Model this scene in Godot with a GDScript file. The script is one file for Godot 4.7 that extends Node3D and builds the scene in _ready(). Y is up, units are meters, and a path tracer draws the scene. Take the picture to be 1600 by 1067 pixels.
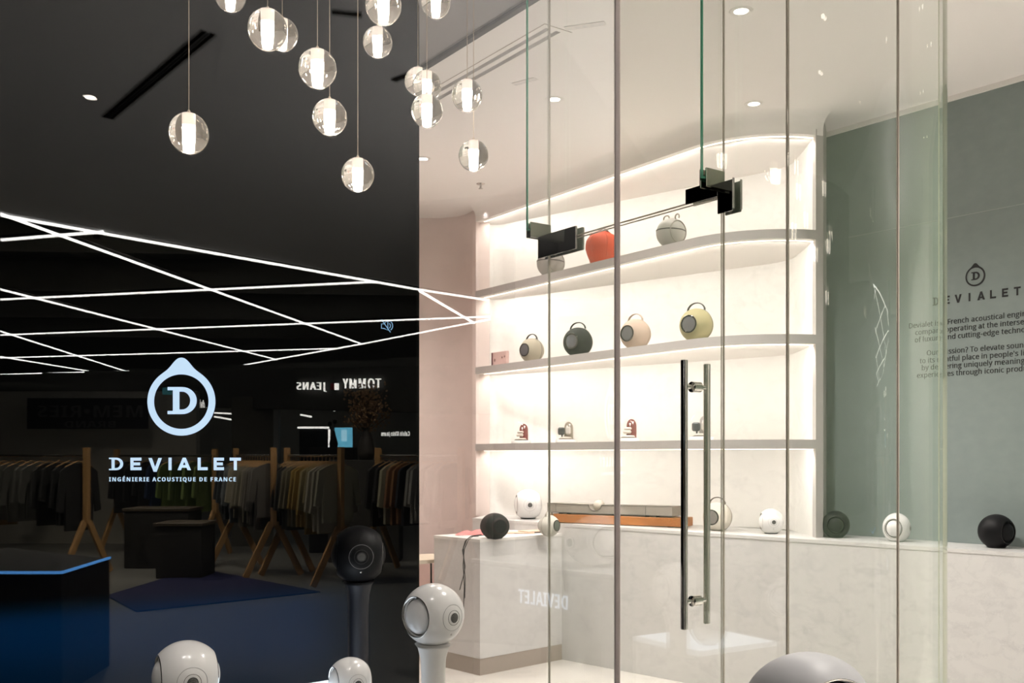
extends Node3D
# A speaker shop seen through its glass front, with the mall behind the viewer mirrored in the window.
# Plan coordinates: x to the right, d away from the viewer, h above eye height (1.5 m). Focal length 1555 px of a 1600 px frame.

const F := 1555.0
const EYE := 1.5
const CEIL := 2.08
const WD := 2.0                      # depth of the front window pane
const FN := Vector2(0.814, 0.581)    # normal of the glass front (x, d), pointing into the shop
const FU := Vector2(-0.581, 0.814)
const FD := 2.69

var M := {}
var taken := {}
var cache := {}

class MB:
	var v := PackedVector3Array()
	var n := PackedVector3Array()
	var u := PackedVector2Array()
	func tri(a: Vector3, b: Vector3, c: Vector3, na: Vector3, nb: Vector3, nc: Vector3, ua := Vector2(), ub := Vector2(), uc := Vector2()) -> void:
		var g := (b - a).cross(c - a)
		if g.dot(na + nb + nc) > 0.0:
			v.append_array([a, c, b]); n.append_array([na, nc, nb]); u.append_array([ua, uc, ub])
		else:
			v.append_array([a, b, c]); n.append_array([na, nb, nc]); u.append_array([ua, ub, uc])
	func quad(a: Vector3, b: Vector3, c: Vector3, d: Vector3, m: Vector3) -> void:
		tri(a, b, c, m, m, m, Vector2(0, 1), Vector2(1, 1), Vector2(1, 0)); tri(a, c, d, m, m, m, Vector2(0, 1), Vector2(1, 0), Vector2(0, 0))
	func squad(a: Vector3, b: Vector3, c: Vector3, d: Vector3, na: Vector3, nb: Vector3, nc: Vector3, nd: Vector3) -> void:
		tri(a, b, c, na, nb, nc); tri(a, c, d, na, nc, nd)
	# chamfered box
	func box(c: Vector3, s: Vector3, bev := 0.0, bs := Basis()) -> MB:
		var h := s / 2.0
		var b := minf(bev, minf(h.x, minf(h.y, h.z)) * 0.98)
		var put := func(p: Vector3) -> Vector3: return c + bs * p
		for ax in 3:
			var a1 := (ax + 1) % 3
			var a2 := (ax + 2) % 3
			for sg in [-1.0, 1.0]:
				var q := []
				for k in [[-1.0, -1.0], [1.0, -1.0], [1.0, 1.0], [-1.0, 1.0]]:
					var p := Vector3()
					p[ax] = sg * h[ax]; p[a1] = k[0] * (h[a1] - b); p[a2] = k[1] * (h[a2] - b)
					q.append(put.call(p))
				var m := Vector3(); m[ax] = sg
				quad(q[0], q[1], q[2], q[3], bs * m)
		if b <= 0.0:
			return self
		for ax in 3:
			var a1 := (ax + 1) % 3
			var a2 := (ax + 2) % 3
			for s1 in [-1.0, 1.0]:
				for s2 in [-1.0, 1.0]:
					var q := []
					for k in [[-1.0, 0], [1.0, 0], [1.0, 1], [-1.0, 1]]:
						var p := Vector3()
						p[ax] = k[0] * (h[ax] - b)
						p[a1] = s1 * (h[a1] - (b if k[1] == 1 else 0.0)); p[a2] = s2 * (h[a2] - (0.0 if k[1] == 1 else b))
						q.append(put.call(p))
					var m := Vector3(); m[a1] = s1; m[a2] = s2
					quad(q[0], q[1], q[2], q[3], (bs * m).normalized())
		for sx in [-1.0, 1.0]:
			for sy in [-1.0, 1.0]:
				for sz in [-1.0, 1.0]:
					var m := (bs * Vector3(sx, sy, sz)).normalized()
					tri(put.call(Vector3(sx * h.x, sy * (h.y - b), sz * (h.z - b))), put.call(Vector3(sx * (h.x - b), sy * h.y, sz * (h.z - b))), put.call(Vector3(sx * (h.x - b), sy * (h.y - b), sz * h.z)), m, m, m)
		return self
	# a polygon in the plane of axes ex, ey about origin o, extruded along ez by depth
	func prism(poly: PackedVector2Array, o: Vector3, ex: Vector3, ey: Vector3, ez: Vector3, depth: float) -> MB:
		var idx := Geometry2D.triangulate_polygon(poly)
		var e := ez * depth
		for k in range(0, idx.size(), 3):
			var p := []
			for j in 3:
				var q := poly[idx[k + j]]
				p.append(o + ex * q.x + ey * q.y)
			tri(p[0], p[1], p[2], -ez, -ez, -ez)
			tri(p[0] + e, p[1] + e, p[2] + e, ez, ez, ez)
		var area := 0.0
		for k in poly.size():
			area += poly[k].cross(poly[(k + 1) % poly.size()])
		for k in poly.size():
			var a := poly[k]
			var b := poly[(k + 1) % poly.size()]
			var t := b - a
			var out := Vector2(t.y, -t.x).normalized() * signf(area)
			var m := (ex * out.x + ey * out.y).normalized()
			var p := o + ex * a.x + ey * a.y
			var q := o + ex * b.x + ey * b.y
			quad(p, q, q + e, p + e, m)
		return self
	# profile of (radius, height) turned about the y axis of the transform
	func lathe(prof: PackedVector2Array, segs: int, tr := Transform3D(), sharp := false) -> MB:
		var nn := []
		var c := prof.size()
		for k in c:
			var t := prof[mini(k + 1, c - 1)] - prof[maxi(k - 1, 0)]
			nn.append(Vector2(t.y, -t.x).normalized())
		for k in c - 1:
			var p := prof[k]
			var q := prof[k + 1]
			var f := Vector2(q.y - p.y, p.x - q.x).normalized()
			var n0: Vector2 = f if sharp else nn[k]
			var n1: Vector2 = f if sharp else nn[k + 1]
			for j in segs:
				var a := TAU * j / segs
				var b := TAU * (j + 1) / segs
				var ca := Vector3(cos(a), 0, sin(a))
				var cb := Vector3(cos(b), 0, sin(b))
				var P := func(d: Vector3, w: Vector2) -> Vector3: return tr * (d * w.x + Vector3(0, w.y, 0))
				var N := func(d: Vector3, w: Vector2) -> Vector3: return (tr.basis * (d * w.x + Vector3(0, w.y, 0))).normalized()
				if q.x > 1e-6:
					tri(P.call(ca, p), P.call(ca, q), P.call(cb, q), N.call(ca, n0), N.call(ca, n1), N.call(cb, n1))
				if p.x > 1e-6:
					tri(P.call(ca, p), P.call(cb, q), P.call(cb, p), N.call(ca, n0), N.call(cb, n1), N.call(cb, n0))
		return self
	func tube(pts: PackedVector3Array, r: float, segs := 8, closed := false, flat := 1.0, side := Vector3.ZERO) -> MB:
		var c := pts.size()
		var rings := []
		var up := Vector3.UP
		for k in c:
			var t: Vector3
			if closed:
				t = (pts[(k + 1) % c] - pts[(k - 1 + c) % c]).normalized()
			else:
				t = (pts[mini(k + 1, c - 1)] - pts[maxi(k - 1, 0)]).normalized()
			var x: Vector3
			if side != Vector3.ZERO:
				x = (side - t * side.dot(t)).normalized()
			else:
				if absf(t.dot(up)) > 0.95:
					up = Vector3.RIGHT if absf(t.x) < 0.7 else Vector3.BACK
				x = up.cross(t).normalized()
			var y := t.cross(x)
			up = y
			var ring := []
			for j in segs:
				var a := TAU * j / segs
				ring.append([pts[k] + x * cos(a) * r * flat + y * sin(a) * r, (x * cos(a) / flat + y * sin(a)).normalized()])
			rings.append(ring)
		for k in (c if closed else c - 1):
			var r0: Array = rings[k]
			var r1: Array = rings[(k + 1) % c]
			for j in segs:
				var i := (j + 1) % segs
				squad(r0[j][0], r0[i][0], r1[i][0], r1[j][0], r0[j][1], r0[i][1], r1[i][1], r1[j][1])
		if not closed:
			for e in [0, c - 1]:
				var ring: Array = rings[e]
				var m := (pts[0] - pts[1]).normalized() if e == 0 else (pts[c - 1] - pts[c - 2]).normalized()
				for j in range(1, segs - 1):
					tri(ring[0][0], ring[j][0], ring[j + 1][0], m, m, m)
		return self
	func mesh() -> ArrayMesh:
		var a := []
		a.resize(Mesh.ARRAY_MAX)
		a[Mesh.ARRAY_VERTEX] = v; a[Mesh.ARRAY_NORMAL] = n; a[Mesh.ARRAY_TEX_UV] = u
		var m := ArrayMesh.new()
		m.add_surface_from_arrays(Mesh.PRIMITIVE_TRIANGLES, a)
		return m

# ---------- placing ----------
func at(x: float, d: float, h: float) -> Vector3:
	return Vector3(x, EYE + h, -d)

func px(x: float, y: float, d: float) -> Vector3:          # the point at depth d that shows at pixel (x, y)
	return at((x - 800.0) / F * d, d, (712.0 - y) / F * d)

func mir(x: float, y: float, d: float) -> Vector3:         # the real point whose image in the window pane shows at (x, y), path length d
	var p := px(x, y, d)
	return Vector3(p.x, p.y, d - 2.0 * WD)

func fpt(x: float, off := 0.0) -> Vector2:                 # plan point of the glass front seen at pixel column x
	var t := (x - 800.0) / F
	var d := FD / (FN.x * t + FN.y)
	return Vector2(t * d, d) + FN * off

func p3(p: Vector2, h: float) -> Vector3:
	return at(p.x, p.y, h)

func v3(p: Vector2) -> Vector3:
	return Vector3(p.x, 0, -p.y)

# ---------- nodes ----------
func numbered(called: String) -> String:
	var k: int = taken.get(called, 0)
	taken[called] = k + 1
	return called if k == 0 else "%s_%03d" % [called, k]

func thing(called: String, label: String, category: String, where := Vector3.ZERO, turn := 0.0, group := "") -> Node3D:
	var o := Node3D.new()
	o.name = numbered(called)
	add_child(o)
	o.position = where
	o.rotation.y = turn
	o.set_meta("label", label); o.set_meta("category", category)
	if group:
		o.set_meta("group", group)
	return o

func part(called: String, shape, mat: Material, parent: Node3D, label := "") -> MeshInstance3D:
	var o := MeshInstance3D.new()
	o.mesh = shape.mesh() if shape is MB else shape
	o.material_override = mat
	o.name = called
	if label:
		o.set_meta("label", label)
	parent.add_child(o, true)
	return o

func solo(called: String, shape, mat: Material, label: String, category: String, group := "") -> MeshInstance3D:
	var o := part(numbered(called), shape, mat, self)
	o.set_meta("label", label); o.set_meta("category", category)
	if group:
		o.set_meta("group", group)
	return o

func struct(called: String, shape, mat: Material, label: String, category := "") -> MeshInstance3D:
	var o := part(numbered(called), shape, mat, self)
	o.set_meta("kind", "structure"); o.set_meta("label", label)
	o.set_meta("category", category if category else called.get_slice("_", 0))
	return o

func slab(poly: PackedVector2Array, h0: float, h1: float) -> MB:      # a plan polygon between two heights
	return MB.new().prism(poly, at(0, 0, h0), Vector3.RIGHT, Vector3.FORWARD, Vector3.UP, h1 - h0)

func wall(a: Vector2, b: Vector2, h0: float, h1: float, t: float) -> MB:   # thickness t to the left of a -> b
	var s := (b - a).normalized()
	var m := Vector2(-s.y, s.x) * t
	return slab(PackedVector2Array([a, b, b + m, a + m]), h0, h1)

func curve_wall(p: PackedVector2Array, h0: float, h1: float, t: float) -> MB:  # smooth band along plan points, thickness t to the left
	var m := MB.new()
	var c := p.size()
	var no := []
	for k in c:
		var s := (p[mini(k + 1, c - 1)] - p[maxi(k - 1, 0)]).normalized()
		no.append(Vector2(-s.y, s.x))
	for k in c - 1:
		var a := p[k]
		var b := p[k + 1]
		var na: Vector2 = no[k]
		var nb: Vector2 = no[k + 1]
		m.squad(p3(a, h0), p3(b, h0), p3(b, h1), p3(a, h1), -v3(na), -v3(nb), -v3(nb), -v3(na))
		var c2 := a + na * t
		var d2 := b + nb * t
		m.squad(p3(c2, h0), p3(d2, h0), p3(d2, h1), p3(c2, h1), v3(na), v3(nb), v3(nb), v3(na))
		m.quad(p3(a, h1), p3(b, h1), p3(d2, h1), p3(c2, h1), Vector3.UP)
		m.quad(p3(a, h0), p3(b, h0), p3(d2, h0), p3(c2, h0), Vector3.DOWN)
	for e in [[0, 1], [c - 1, c - 2]]:
		var a := p[e[0]]
		var q: Vector2 = a + no[e[0]] * t
		m.quad(p3(a, h0), p3(q, h0), p3(q, h1), p3(a, h1), v3((a - p[e[1]]).normalized()))
	return m

func arc2(c: Vector2, r: float, th0: float, th1: float, n: int) -> PackedVector2Array:   # plan arc by heading (degrees): convex towards the viewer
	var out := PackedVector2Array()
	for k in n + 1:
		var th := deg_to_rad(lerpf(th0, th1, float(k) / n))
		out.append(c + r * Vector2(sin(th), -cos(th)))
	return out

func ball(r: float, a0 := -PI / 2, a1 := PI / 2, n := 24, sy := 1.0) -> PackedVector2Array:
	var out := PackedVector2Array()
	for k in n + 1:
		var a := lerpf(a0, a1, float(k) / n)
		out.append(Vector2(maxf(cos(a) * r, 0.0), sin(a) * r * sy))
	return out

func ring3(c: Vector3, axis: Vector3, r: float, n := 40) -> PackedVector3Array:
	var x := axis.cross(Vector3.UP if absf(axis.y) < 0.9 else Vector3.RIGHT).normalized()
	var y := axis.cross(x).normalized()
	var out := PackedVector3Array()
	for k in n:
		var a := TAU * k / n
		out.append(c + (x * cos(a) + y * sin(a)) * r)
	return out

func to_axis(axis: Vector3, o := Vector3.ZERO) -> Transform3D:       # y axis onto axis
	axis = axis.normalized()
	var x := axis.cross(Vector3.UP if absf(axis.y) < 0.9 else Vector3.RIGHT).normalized()
	return Transform3D(Basis(x, axis, x.cross(axis)), o)

func basis_of(r: Vector3) -> Basis:                                   # x along r, y up
	return Basis(r, Vector3.UP, r.cross(Vector3.UP))

# ---------- light ----------
func spot(where: Vector3, towards: Vector3, e: float, c: Color, angle := 60.0, size := 0.04, soft := 0.8) -> void:
	var l := SpotLight3D.new()
	l.name = "spot"
	l.light_energy = e; l.light_color = c; l.spot_angle = angle; l.spot_angle_attenuation = soft; l.light_size = size
	l.spot_range = 30.0; l.spot_attenuation = 2.0; l.shadow_enabled = true
	add_child(l, true)
	l.position = where
	l.look_at_from_position(where, where + towards, Vector3.RIGHT if absf(towards.normalized().y) > 0.9 else Vector3.UP)

func omni(where: Vector3, e: float, c: Color, size := 0.02) -> void:
	var l := OmniLight3D.new()
	l.name = "omni"
	l.light_energy = e; l.light_color = c; l.light_size = size; l.omni_range = 30.0; l.omni_attenuation = 2.0; l.shadow_enabled = true
	add_child(l, true)
	l.position = where

func area(where: Vector3, along: Vector3, towards: Vector3, w: float, h: float, e: float, c: Color) -> void:
	var l := AreaLight3D.new()
	l.name = "area"
	l.area_size = Vector2(w, h); l.light_energy = e; l.light_color = c; l.area_range = 30.0; l.shadow_enabled = true
	add_child(l, true)
	var x := along.normalized()
	var z := -towards.normalized()
	l.transform = Transform3D(Basis(x, z.cross(x).normalized(), z), where)

# ---------- materials ----------
func mat(r: float, g: float, b: float, rough := 0.6, metal := 0.0, spec := 0.5) -> StandardMaterial3D:   # linear base colour
	var m := StandardMaterial3D.new()
	m.albedo_color = Color(r, g, b).linear_to_srgb()
	m.roughness = rough; m.metallic = metal; m.metallic_specular = spec
	return m

func glow(r: float, g: float, b: float, e: float) -> StandardMaterial3D:
	var m := mat(r * 0.5, g * 0.5, b * 0.5, 0.5)
	m.emission_enabled = true
	m.emission = Color(r, g, b).linear_to_srgb()
	m.emission_energy_multiplier = e
	return m

func pane(a: float, r := 0.8, g := 0.9, b := 0.85) -> StandardMaterial3D:
	var m := mat(r, g, b, 0.0, 0.0, 0.5)
	m.transparency = BaseMaterial3D.TRANSPARENCY_ALPHA
	m.albedo_color.a = a
	return m

func noise_tex(freq: float, ramp: Array, oct := 4, warp := 0.0, kind := FastNoiseLite.TYPE_SIMPLEX_SMOOTH, fractal := FastNoiseLite.FRACTAL_FBM, size := 512, sd := 3) -> NoiseTexture2D:
	var f := FastNoiseLite.new()
	f.seed = sd; f.noise_type = kind; f.frequency = freq; f.fractal_type = fractal; f.fractal_octaves = oct
	if warp > 0.0:
		f.domain_warp_enabled = true; f.domain_warp_amplitude = warp; f.domain_warp_frequency = freq * 1.5
	var t := NoiseTexture2D.new()
	t.width = size; t.height = size; t.seamless = true; t.noise = f
	if ramp.size():
		var g := Gradient.new()
		g.offsets = PackedFloat32Array(ramp.map(func(k): return k[0]))
		g.colors = PackedColorArray(ramp.map(func(k): return k[1]))
		t.color_ramp = g
	return t

func textured(m: StandardMaterial3D, t: Texture2D, scale: float, world := true) -> StandardMaterial3D:
	m.albedo_texture = t
	m.uv1_triplanar = true
	m.uv1_world_triplanar = world
	m.uv1_scale = Vector3.ONE * scale
	return m

func materials() -> void:
	var veins := noise_tex(0.006, [[0.0, Color(0.985, 0.985, 0.985)], [0.42, Color(1, 1, 1)], [0.5, Color(0.93, 0.93, 0.935)], [0.56, Color(1, 1, 1)], [1.0, Color(0.975, 0.975, 0.975)]], 5, 60.0, FastNoiseLite.TYPE_SIMPLEX_SMOOTH, FastNoiseLite.FRACTAL_RIDGED)
	var mottle := noise_tex(0.02, [[0.0, Color(0.95, 0.95, 0.95)], [1.0, Color(1, 1, 1)]], 4)
	var grain := noise_tex(0.05, [[0.0, Color(0.72, 0.66, 0.6)], [0.5, Color(0.95, 0.93, 0.9)], [1.0, Color(1, 1, 1)]], 4)
	var weave := noise_tex(0.25, [[0.0, Color(0.75, 0.75, 0.75)], [1.0, Color(1, 1, 1)]], 2, 0.0, FastNoiseLite.TYPE_SIMPLEX_SMOOTH, FastNoiseLite.FRACTAL_FBM, 256)
	M.ceiling = mat(0.87, 0.84, 0.815, 0.85)
	M.marble = textured(mat(0.66, 0.65, 0.64, 0.3), veins, 0.55)
	var faint := noise_tex(0.006, [[0.0, Color(0.98, 0.98, 0.98)], [0.44, Color(1, 1, 1)], [0.5, Color(0.94, 0.94, 0.945)], [0.55, Color(1, 1, 1)], [1.0, Color(0.97, 0.97, 0.97)]], 5, 60.0, FastNoiseLite.TYPE_SIMPLEX_SMOOTH, FastNoiseLite.FRACTAL_RIDGED)
	M.niche = textured(mat(0.86, 0.845, 0.815, 0.45), faint, 0.5)
	M.shelf = mat(0.72, 0.69, 0.66, 0.5)
	M.pink_wall = textured(mat(0.78, 0.665, 0.625, 0.6), mottle, 0.6)
	M.grey_wall = textured(mat(0.235, 0.28, 0.27, 0.4), mottle, 1.2)
	M.floor = textured(mat(0.76, 0.73, 0.68, 0.18), faint, 0.4)
	M.taupe = textured(mat(0.40, 0.34, 0.29, 0.5), mottle, 2.0)
	M.dark_ceiling = mat(0.42, 0.40, 0.40, 0.9)
	M.corridor_ceiling = mat(0.80, 0.80, 0.82, 0.9)
	M.black = mat(0.012, 0.012, 0.013, 0.7, 0.0, 0.3)
	M.void = mat(0.004, 0.004, 0.004, 1.0, 0.0, 0.0)
	M.gloss_black = mat(0.01, 0.01, 0.011, 0.12)
	M.dark_metal = mat(0.05, 0.05, 0.05, 0.25, 0.9)
	M.chrome = mat(0.62, 0.60, 0.57, 0.07, 1.0)
	M.mirror_dark = mat(0.10, 0.10, 0.095, 0.03, 1.0)
	M.shade_grey = mat(0.44, 0.415, 0.40, 0.55)  # shelf white darkened: shade on the fronts and stile put into the colour
	M.clamp = mat(0.30, 0.31, 0.25, 0.10, 1.0)  # lighter olive version of the dark mirror metal, imitating the reflected interior
	M.steel = mat(0.5, 0.48, 0.45, 0.25, 1.0)
	M.window = pane(0.0)
	M.front_glass = pane(0.05, 0.55, 0.62, 0.5)
	M.door_glass = pane(0.07, 0.48, 0.60, 0.40)
	M.door_glass.backlight_enabled = true
	M.door_glass.backlight = Color(0.020, 0.024, 0.017).linear_to_srgb()
	M.curved_glass = pane(0.06, 0.48, 0.62, 0.46)
	M.curved_glass.backlight_enabled = true
	M.curved_glass.backlight = Color(0.026, 0.036, 0.024).linear_to_srgb()
	M.green_edge = mat(0.10, 0.42, 0.27, 0.2)
	M.brown_edge = mat(0.42, 0.37, 0.31, 0.5, 0.0)
	M.white_gloss = mat(0.80, 0.79, 0.78, 0.22)
	M.white_matt = mat(0.78, 0.76, 0.73, 0.55)
	M.cable = mat(0.02, 0.02, 0.02, 0.5)
	M.wire = mat(0.52, 0.42, 0.32, 0.4, 0.5)
	M.wood = textured(mat(0.46, 0.175, 0.045, 0.45), grain, 3.0)
	M.pine = textured(mat(0.50, 0.30, 0.13, 0.6), grain, 3.0)
	M.concrete = textured(mat(0.17, 0.168, 0.155, 0.35), mottle, 0.5)
	M.brick = textured(mat(0.44, 0.42, 0.37, 0.8), mottle, 2.0)
	M.text_black = mat(0.012, 0.012, 0.012, 0.6)
	M.led = glow(1.0, 0.86, 0.66, 5.0)
	M.lens = glow(1.0, 0.93, 0.82, 14.0)
	M.line = glow(1.0, 0.99, 0.95, 8.0)
	M.logo = glow(0.56, 0.75, 0.95, 1.05)
	M.logo_dim = glow(0.25, 0.48, 0.72, 0.8)
	M.sign = glow(1.0, 0.97, 0.9, 5.0)
	M.solid_glass = mat(1, 1, 1, 0.0)
	M.solid_glass.albedo_color.a = 0.018
	M.solid_glass.refraction_enabled = true
	M.solid_glass.refraction_scale = 0.05
	M.solid_glass.transparency = BaseMaterial3D.TRANSPARENCY_ALPHA
	M.dome = pane(0.0)
	M.bulb = glow(1.0, 0.9, 0.76, 26.0)
	M.frosted = glow(1.0, 0.9, 0.8, 0.7)
	M.weave = weave

func cloth(r: float, g: float, b: float) -> StandardMaterial3D:
	return textured(mat(r, g, b, 0.9), M.weave, 8.0, false)

func _ready() -> void:
	# --- camera, environment, exposure, large lights ---
	var cam := Camera3D.new()
	cam.name = "camera"
	cam.projection = Camera3D.PROJECTION_FRUSTUM
	cam.near = 0.05
	cam.far = 100.0
	cam.size = 1067.0 / F * cam.near
	cam.frustum_offset = Vector2(0, (712.0 - 533.5) / F * cam.near)
	cam.keep_aspect = Camera3D.KEEP_HEIGHT
	add_child(cam)
	cam.position = Vector3(0, EYE, 0)
	cam.current = true
	var env := Environment.new()
	env.background_mode = Environment.BG_COLOR
	env.background_color = Color(0, 0, 0)
	env.tonemap_mode = Environment.TONE_MAPPER_LINEAR
	env.tonemap_exposure = 1.0
	env.sdfgi_enabled = true
	env.ssao_enabled = true
	env.ssil_enabled = true
	var we := WorldEnvironment.new()
	we.name = "world"
	we.environment = env
	add_child(we)
	materials()
	shell()
	shop_lights()
	glass_front()
	shelving()
	counters()
	grey_wall_print()
	shelf_goods()
	counter_goods()
	window_display()
	pendants()
	screen_print()
	mall()

# ---------- the shop's shell ----------
func shell() -> void:
	var fl := func(s: float) -> Vector2: return FN * FD + FU * s
	# polygon of the shop floor and ceiling
	var room := PackedVector2Array([fl.call(9.0), fl.call(-1.2), Vector2(6.2, 0.4), Vector2(6.2, 9.6), Vector2(-3.2, 9.6)])
	struct("floor", slab(room, -EYE - 0.15, -EYE), M.floor, "pale polished stone floor inside the shop", "floor")
	# ceiling with two slots cut out: built as strips parallel to the glass front
	var ceil := MB.new()
	var s0 := FN.dot(Vector2(-0.4, 5.65))
	var cuts := [FD, s0 - 0.012, s0 + 0.016, s0 + 0.048, s0 + 0.078]
	var sl0 := FU.dot(Vector2(0.17, 4.84))
	var sl1 := sl0 + 1.55
	for k in 5:
		if k == 4:
			ceil.prism(PackedVector2Array([FN * cuts[4] + FU * 9.0, FN * cuts[4] + FU * -1.2, Vector2(6.2, 0.4), Vector2(6.2, 9.6), Vector2(-3.2, 9.6)]), at(0, 0, CEIL), Vector3.RIGHT, Vector3.FORWARD, Vector3.UP, 0.12)
			continue
		var spans := [[-1.2, 9.0]] if k % 2 == 0 else [[-1.2, sl0], [sl1, 9.0]]
		for sp in spans:
			ceil.prism(PackedVector2Array([FN * cuts[k] + FU * sp[0], FN * cuts[k] + FU * sp[1], FN * cuts[k + 1] + FU * sp[1], FN * cuts[k + 1] + FU * sp[0]]), at(0, 0, CEIL), Vector3.RIGHT, Vector3.FORWARD, Vector3.UP, 0.12)
	struct("ceiling", ceil, M.ceiling, "white plaster ceiling inside the shop", "ceiling")
	var vent := thing("slot_diffuser", "twin slot air diffuser in the white shop ceiling", "vent")
	for k in [1, 3]:
		var q := PackedVector2Array([FN * cuts[k] + FU * sl0, FN * cuts[k] + FU * sl1, FN * cuts[k + 1] + FU * sl1, FN * cuts[k + 1] + FU * sl0])
		part("slot", slab(q, CEIL + 0.05, CEIL + 0.07), mat(0.12, 0.11, 0.1, 0.8), vent)
	# fine outline of the diffuser's access panel
	var ol := MB.new()
	var w0: float = cuts[1] - 0.035
	ol.prism(PackedVector2Array([FN * w0 + FU * (sl0 - 0.03), FN * w0 + FU * (sl1 + 0.05), FN * (w0 + 0.004) + FU * (sl1 + 0.05), FN * (w0 + 0.004) + FU * (sl0 - 0.03)]), at(0, 0, CEIL - 0.002), Vector3.RIGHT, Vector3.FORWARD, Vector3.UP, 0.003)
	ol.prism(PackedVector2Array([FN * w0 + FU * (sl0 - 0.034), FN * (w0 + 0.17) + FU * (sl0 - 0.034), FN * (w0 + 0.17) + FU * (sl0 - 0.03), FN * w0 + FU * (sl0 - 0.03)]), at(0, 0, CEIL - 0.002), Vector3.RIGHT, Vector3.FORWARD, Vector3.UP, 0.003)
	part("panel_outline", ol, M.taupe, vent)
	# left: pale pink wall that curves into the shelving
	var pw := PackedVector2Array([Vector2(-1.25, 8.72), Vector2(-0.80, 8.72), Vector2(-0.62, 8.71), Vector2(-0.48, 8.66), Vector2(-0.385, 8.56), Vector2(-0.318, 8.40), Vector2(-0.305, 8.33)])
	struct("wall_left", curve_wall(pw, -EYE, CEIL, 0.12), M.pink_wall, "pale pink marble wall left of the lit shelves", "wall")
	struct("wall_side", wall(Vector2(-1.1, 6.22), Vector2(-1.1, 8.75), -EYE, CEIL, 0.1), M.pink_wall, "pale wall behind the black screen", "wall")
	struct("wall_back", wall(Vector2(-3.2, 9.5), Vector2(6.2, 9.5), -EYE, CEIL, 0.1), M.ceiling, "rear wall of the shop", "wall")
	# right: grey-green wall
	var r := Vector2(0.624, -0.781)
	var g0 := Vector2(2.0, 6.44)
	struct("wall_right", wall(g0 - r * 0.03, g0 + r * 5.2, -EYE, CEIL + 0.02, 0.12), M.grey_wall, "grey green painted wall with black lettering", "wall")
	var tm := wall(g0 - r * 0.02 - Vector2(0.781, 0.624) * 0.012, g0 + r * 5.2 - Vector2(0.781, 0.624) * 0.012, CEIL - 0.03, CEIL, 0.02)
	struct("trim_1", tm, M.white_matt, "slim white shadow line where grey wall meets ceiling", "trim")
	struct("trim_3", wall(g0 + r * 0.2 - Vector2(0.781, 0.624) * 0.003, g0 + r * 5.2 - Vector2(0.781, 0.624) * 0.003, 1.375, 1.380, 0.02), mat(0.30, 0.33, 0.32, 0.5), "fine horizontal panel joint on the grey green wall", "trim")
	struct("wall_end", wall(Vector2(6.2, 0.3), Vector2(6.2, 9.6), -EYE, CEIL, 0.1), M.ceiling, "right end wall of the shop", "wall")
	# ceiling over the window bay, dark
	struct("ceiling_bay", slab(PackedVector2Array([fl.call(9.0), fl.call(-1.2), Vector2(2.2, 0.6), Vector2(-3.2, 0.6)]), CEIL, CEIL + 0.12), M.dark_ceiling, "dark grey ceiling over the window bay", "ceiling")
	struct("trim_2", wall(fl.call(7.5), fl.call(-0.3), CEIL - 0.018, CEIL, 0.03), M.black, "thin black head channel above the glass front", "trim")
	struct("wall_bay", wall(Vector2(-3.2, 0.5), Vector2(-3.2, 9.5), -EYE, CEIL, 0.1), M.void, "black side wall of the window bay", "wall")
	struct("floor_bay", slab(PackedVector2Array([fl.call(9.0), fl.call(-1.2), Vector2(2.8, 0.0), Vector2(-3.2, 0.0)]), -EYE - 0.15, -EYE), M.concrete, "dark floor of the window bay", "floor")

func downlight(x: float, y: float, label: String, e: float, wide := 68.0) -> void:
	var d := CEIL * F / (712.0 - y)
	var p := px(x, y, d)
	down_at(p, label, e, wide)

func down_at(p: Vector3, label: String, e: float, wide := 68.0) -> void:
	var o := thing("recessed_downlight", label, "downlight", Vector3(p.x, EYE + CEIL, p.z))
	var ring := MB.new().lathe(PackedVector2Array([Vector2(0.034, 0.0), Vector2(0.034, -0.004), Vector2(0.05, -0.005), Vector2(0.056, 0.0)]), 28)
	part("trim_ring", ring, M.white_matt, o)
	part("lamp", MB.new().lathe(PackedVector2Array([Vector2(0.0, -0.002), Vector2(0.033, -0.002)]), 24), M.lens, o)
	spot(Vector3(p.x, EYE + CEIL - 0.012, p.z), Vector3.DOWN, e * 1.95, Color(1.0, 0.975, 0.945), wide, 0.03)

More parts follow.
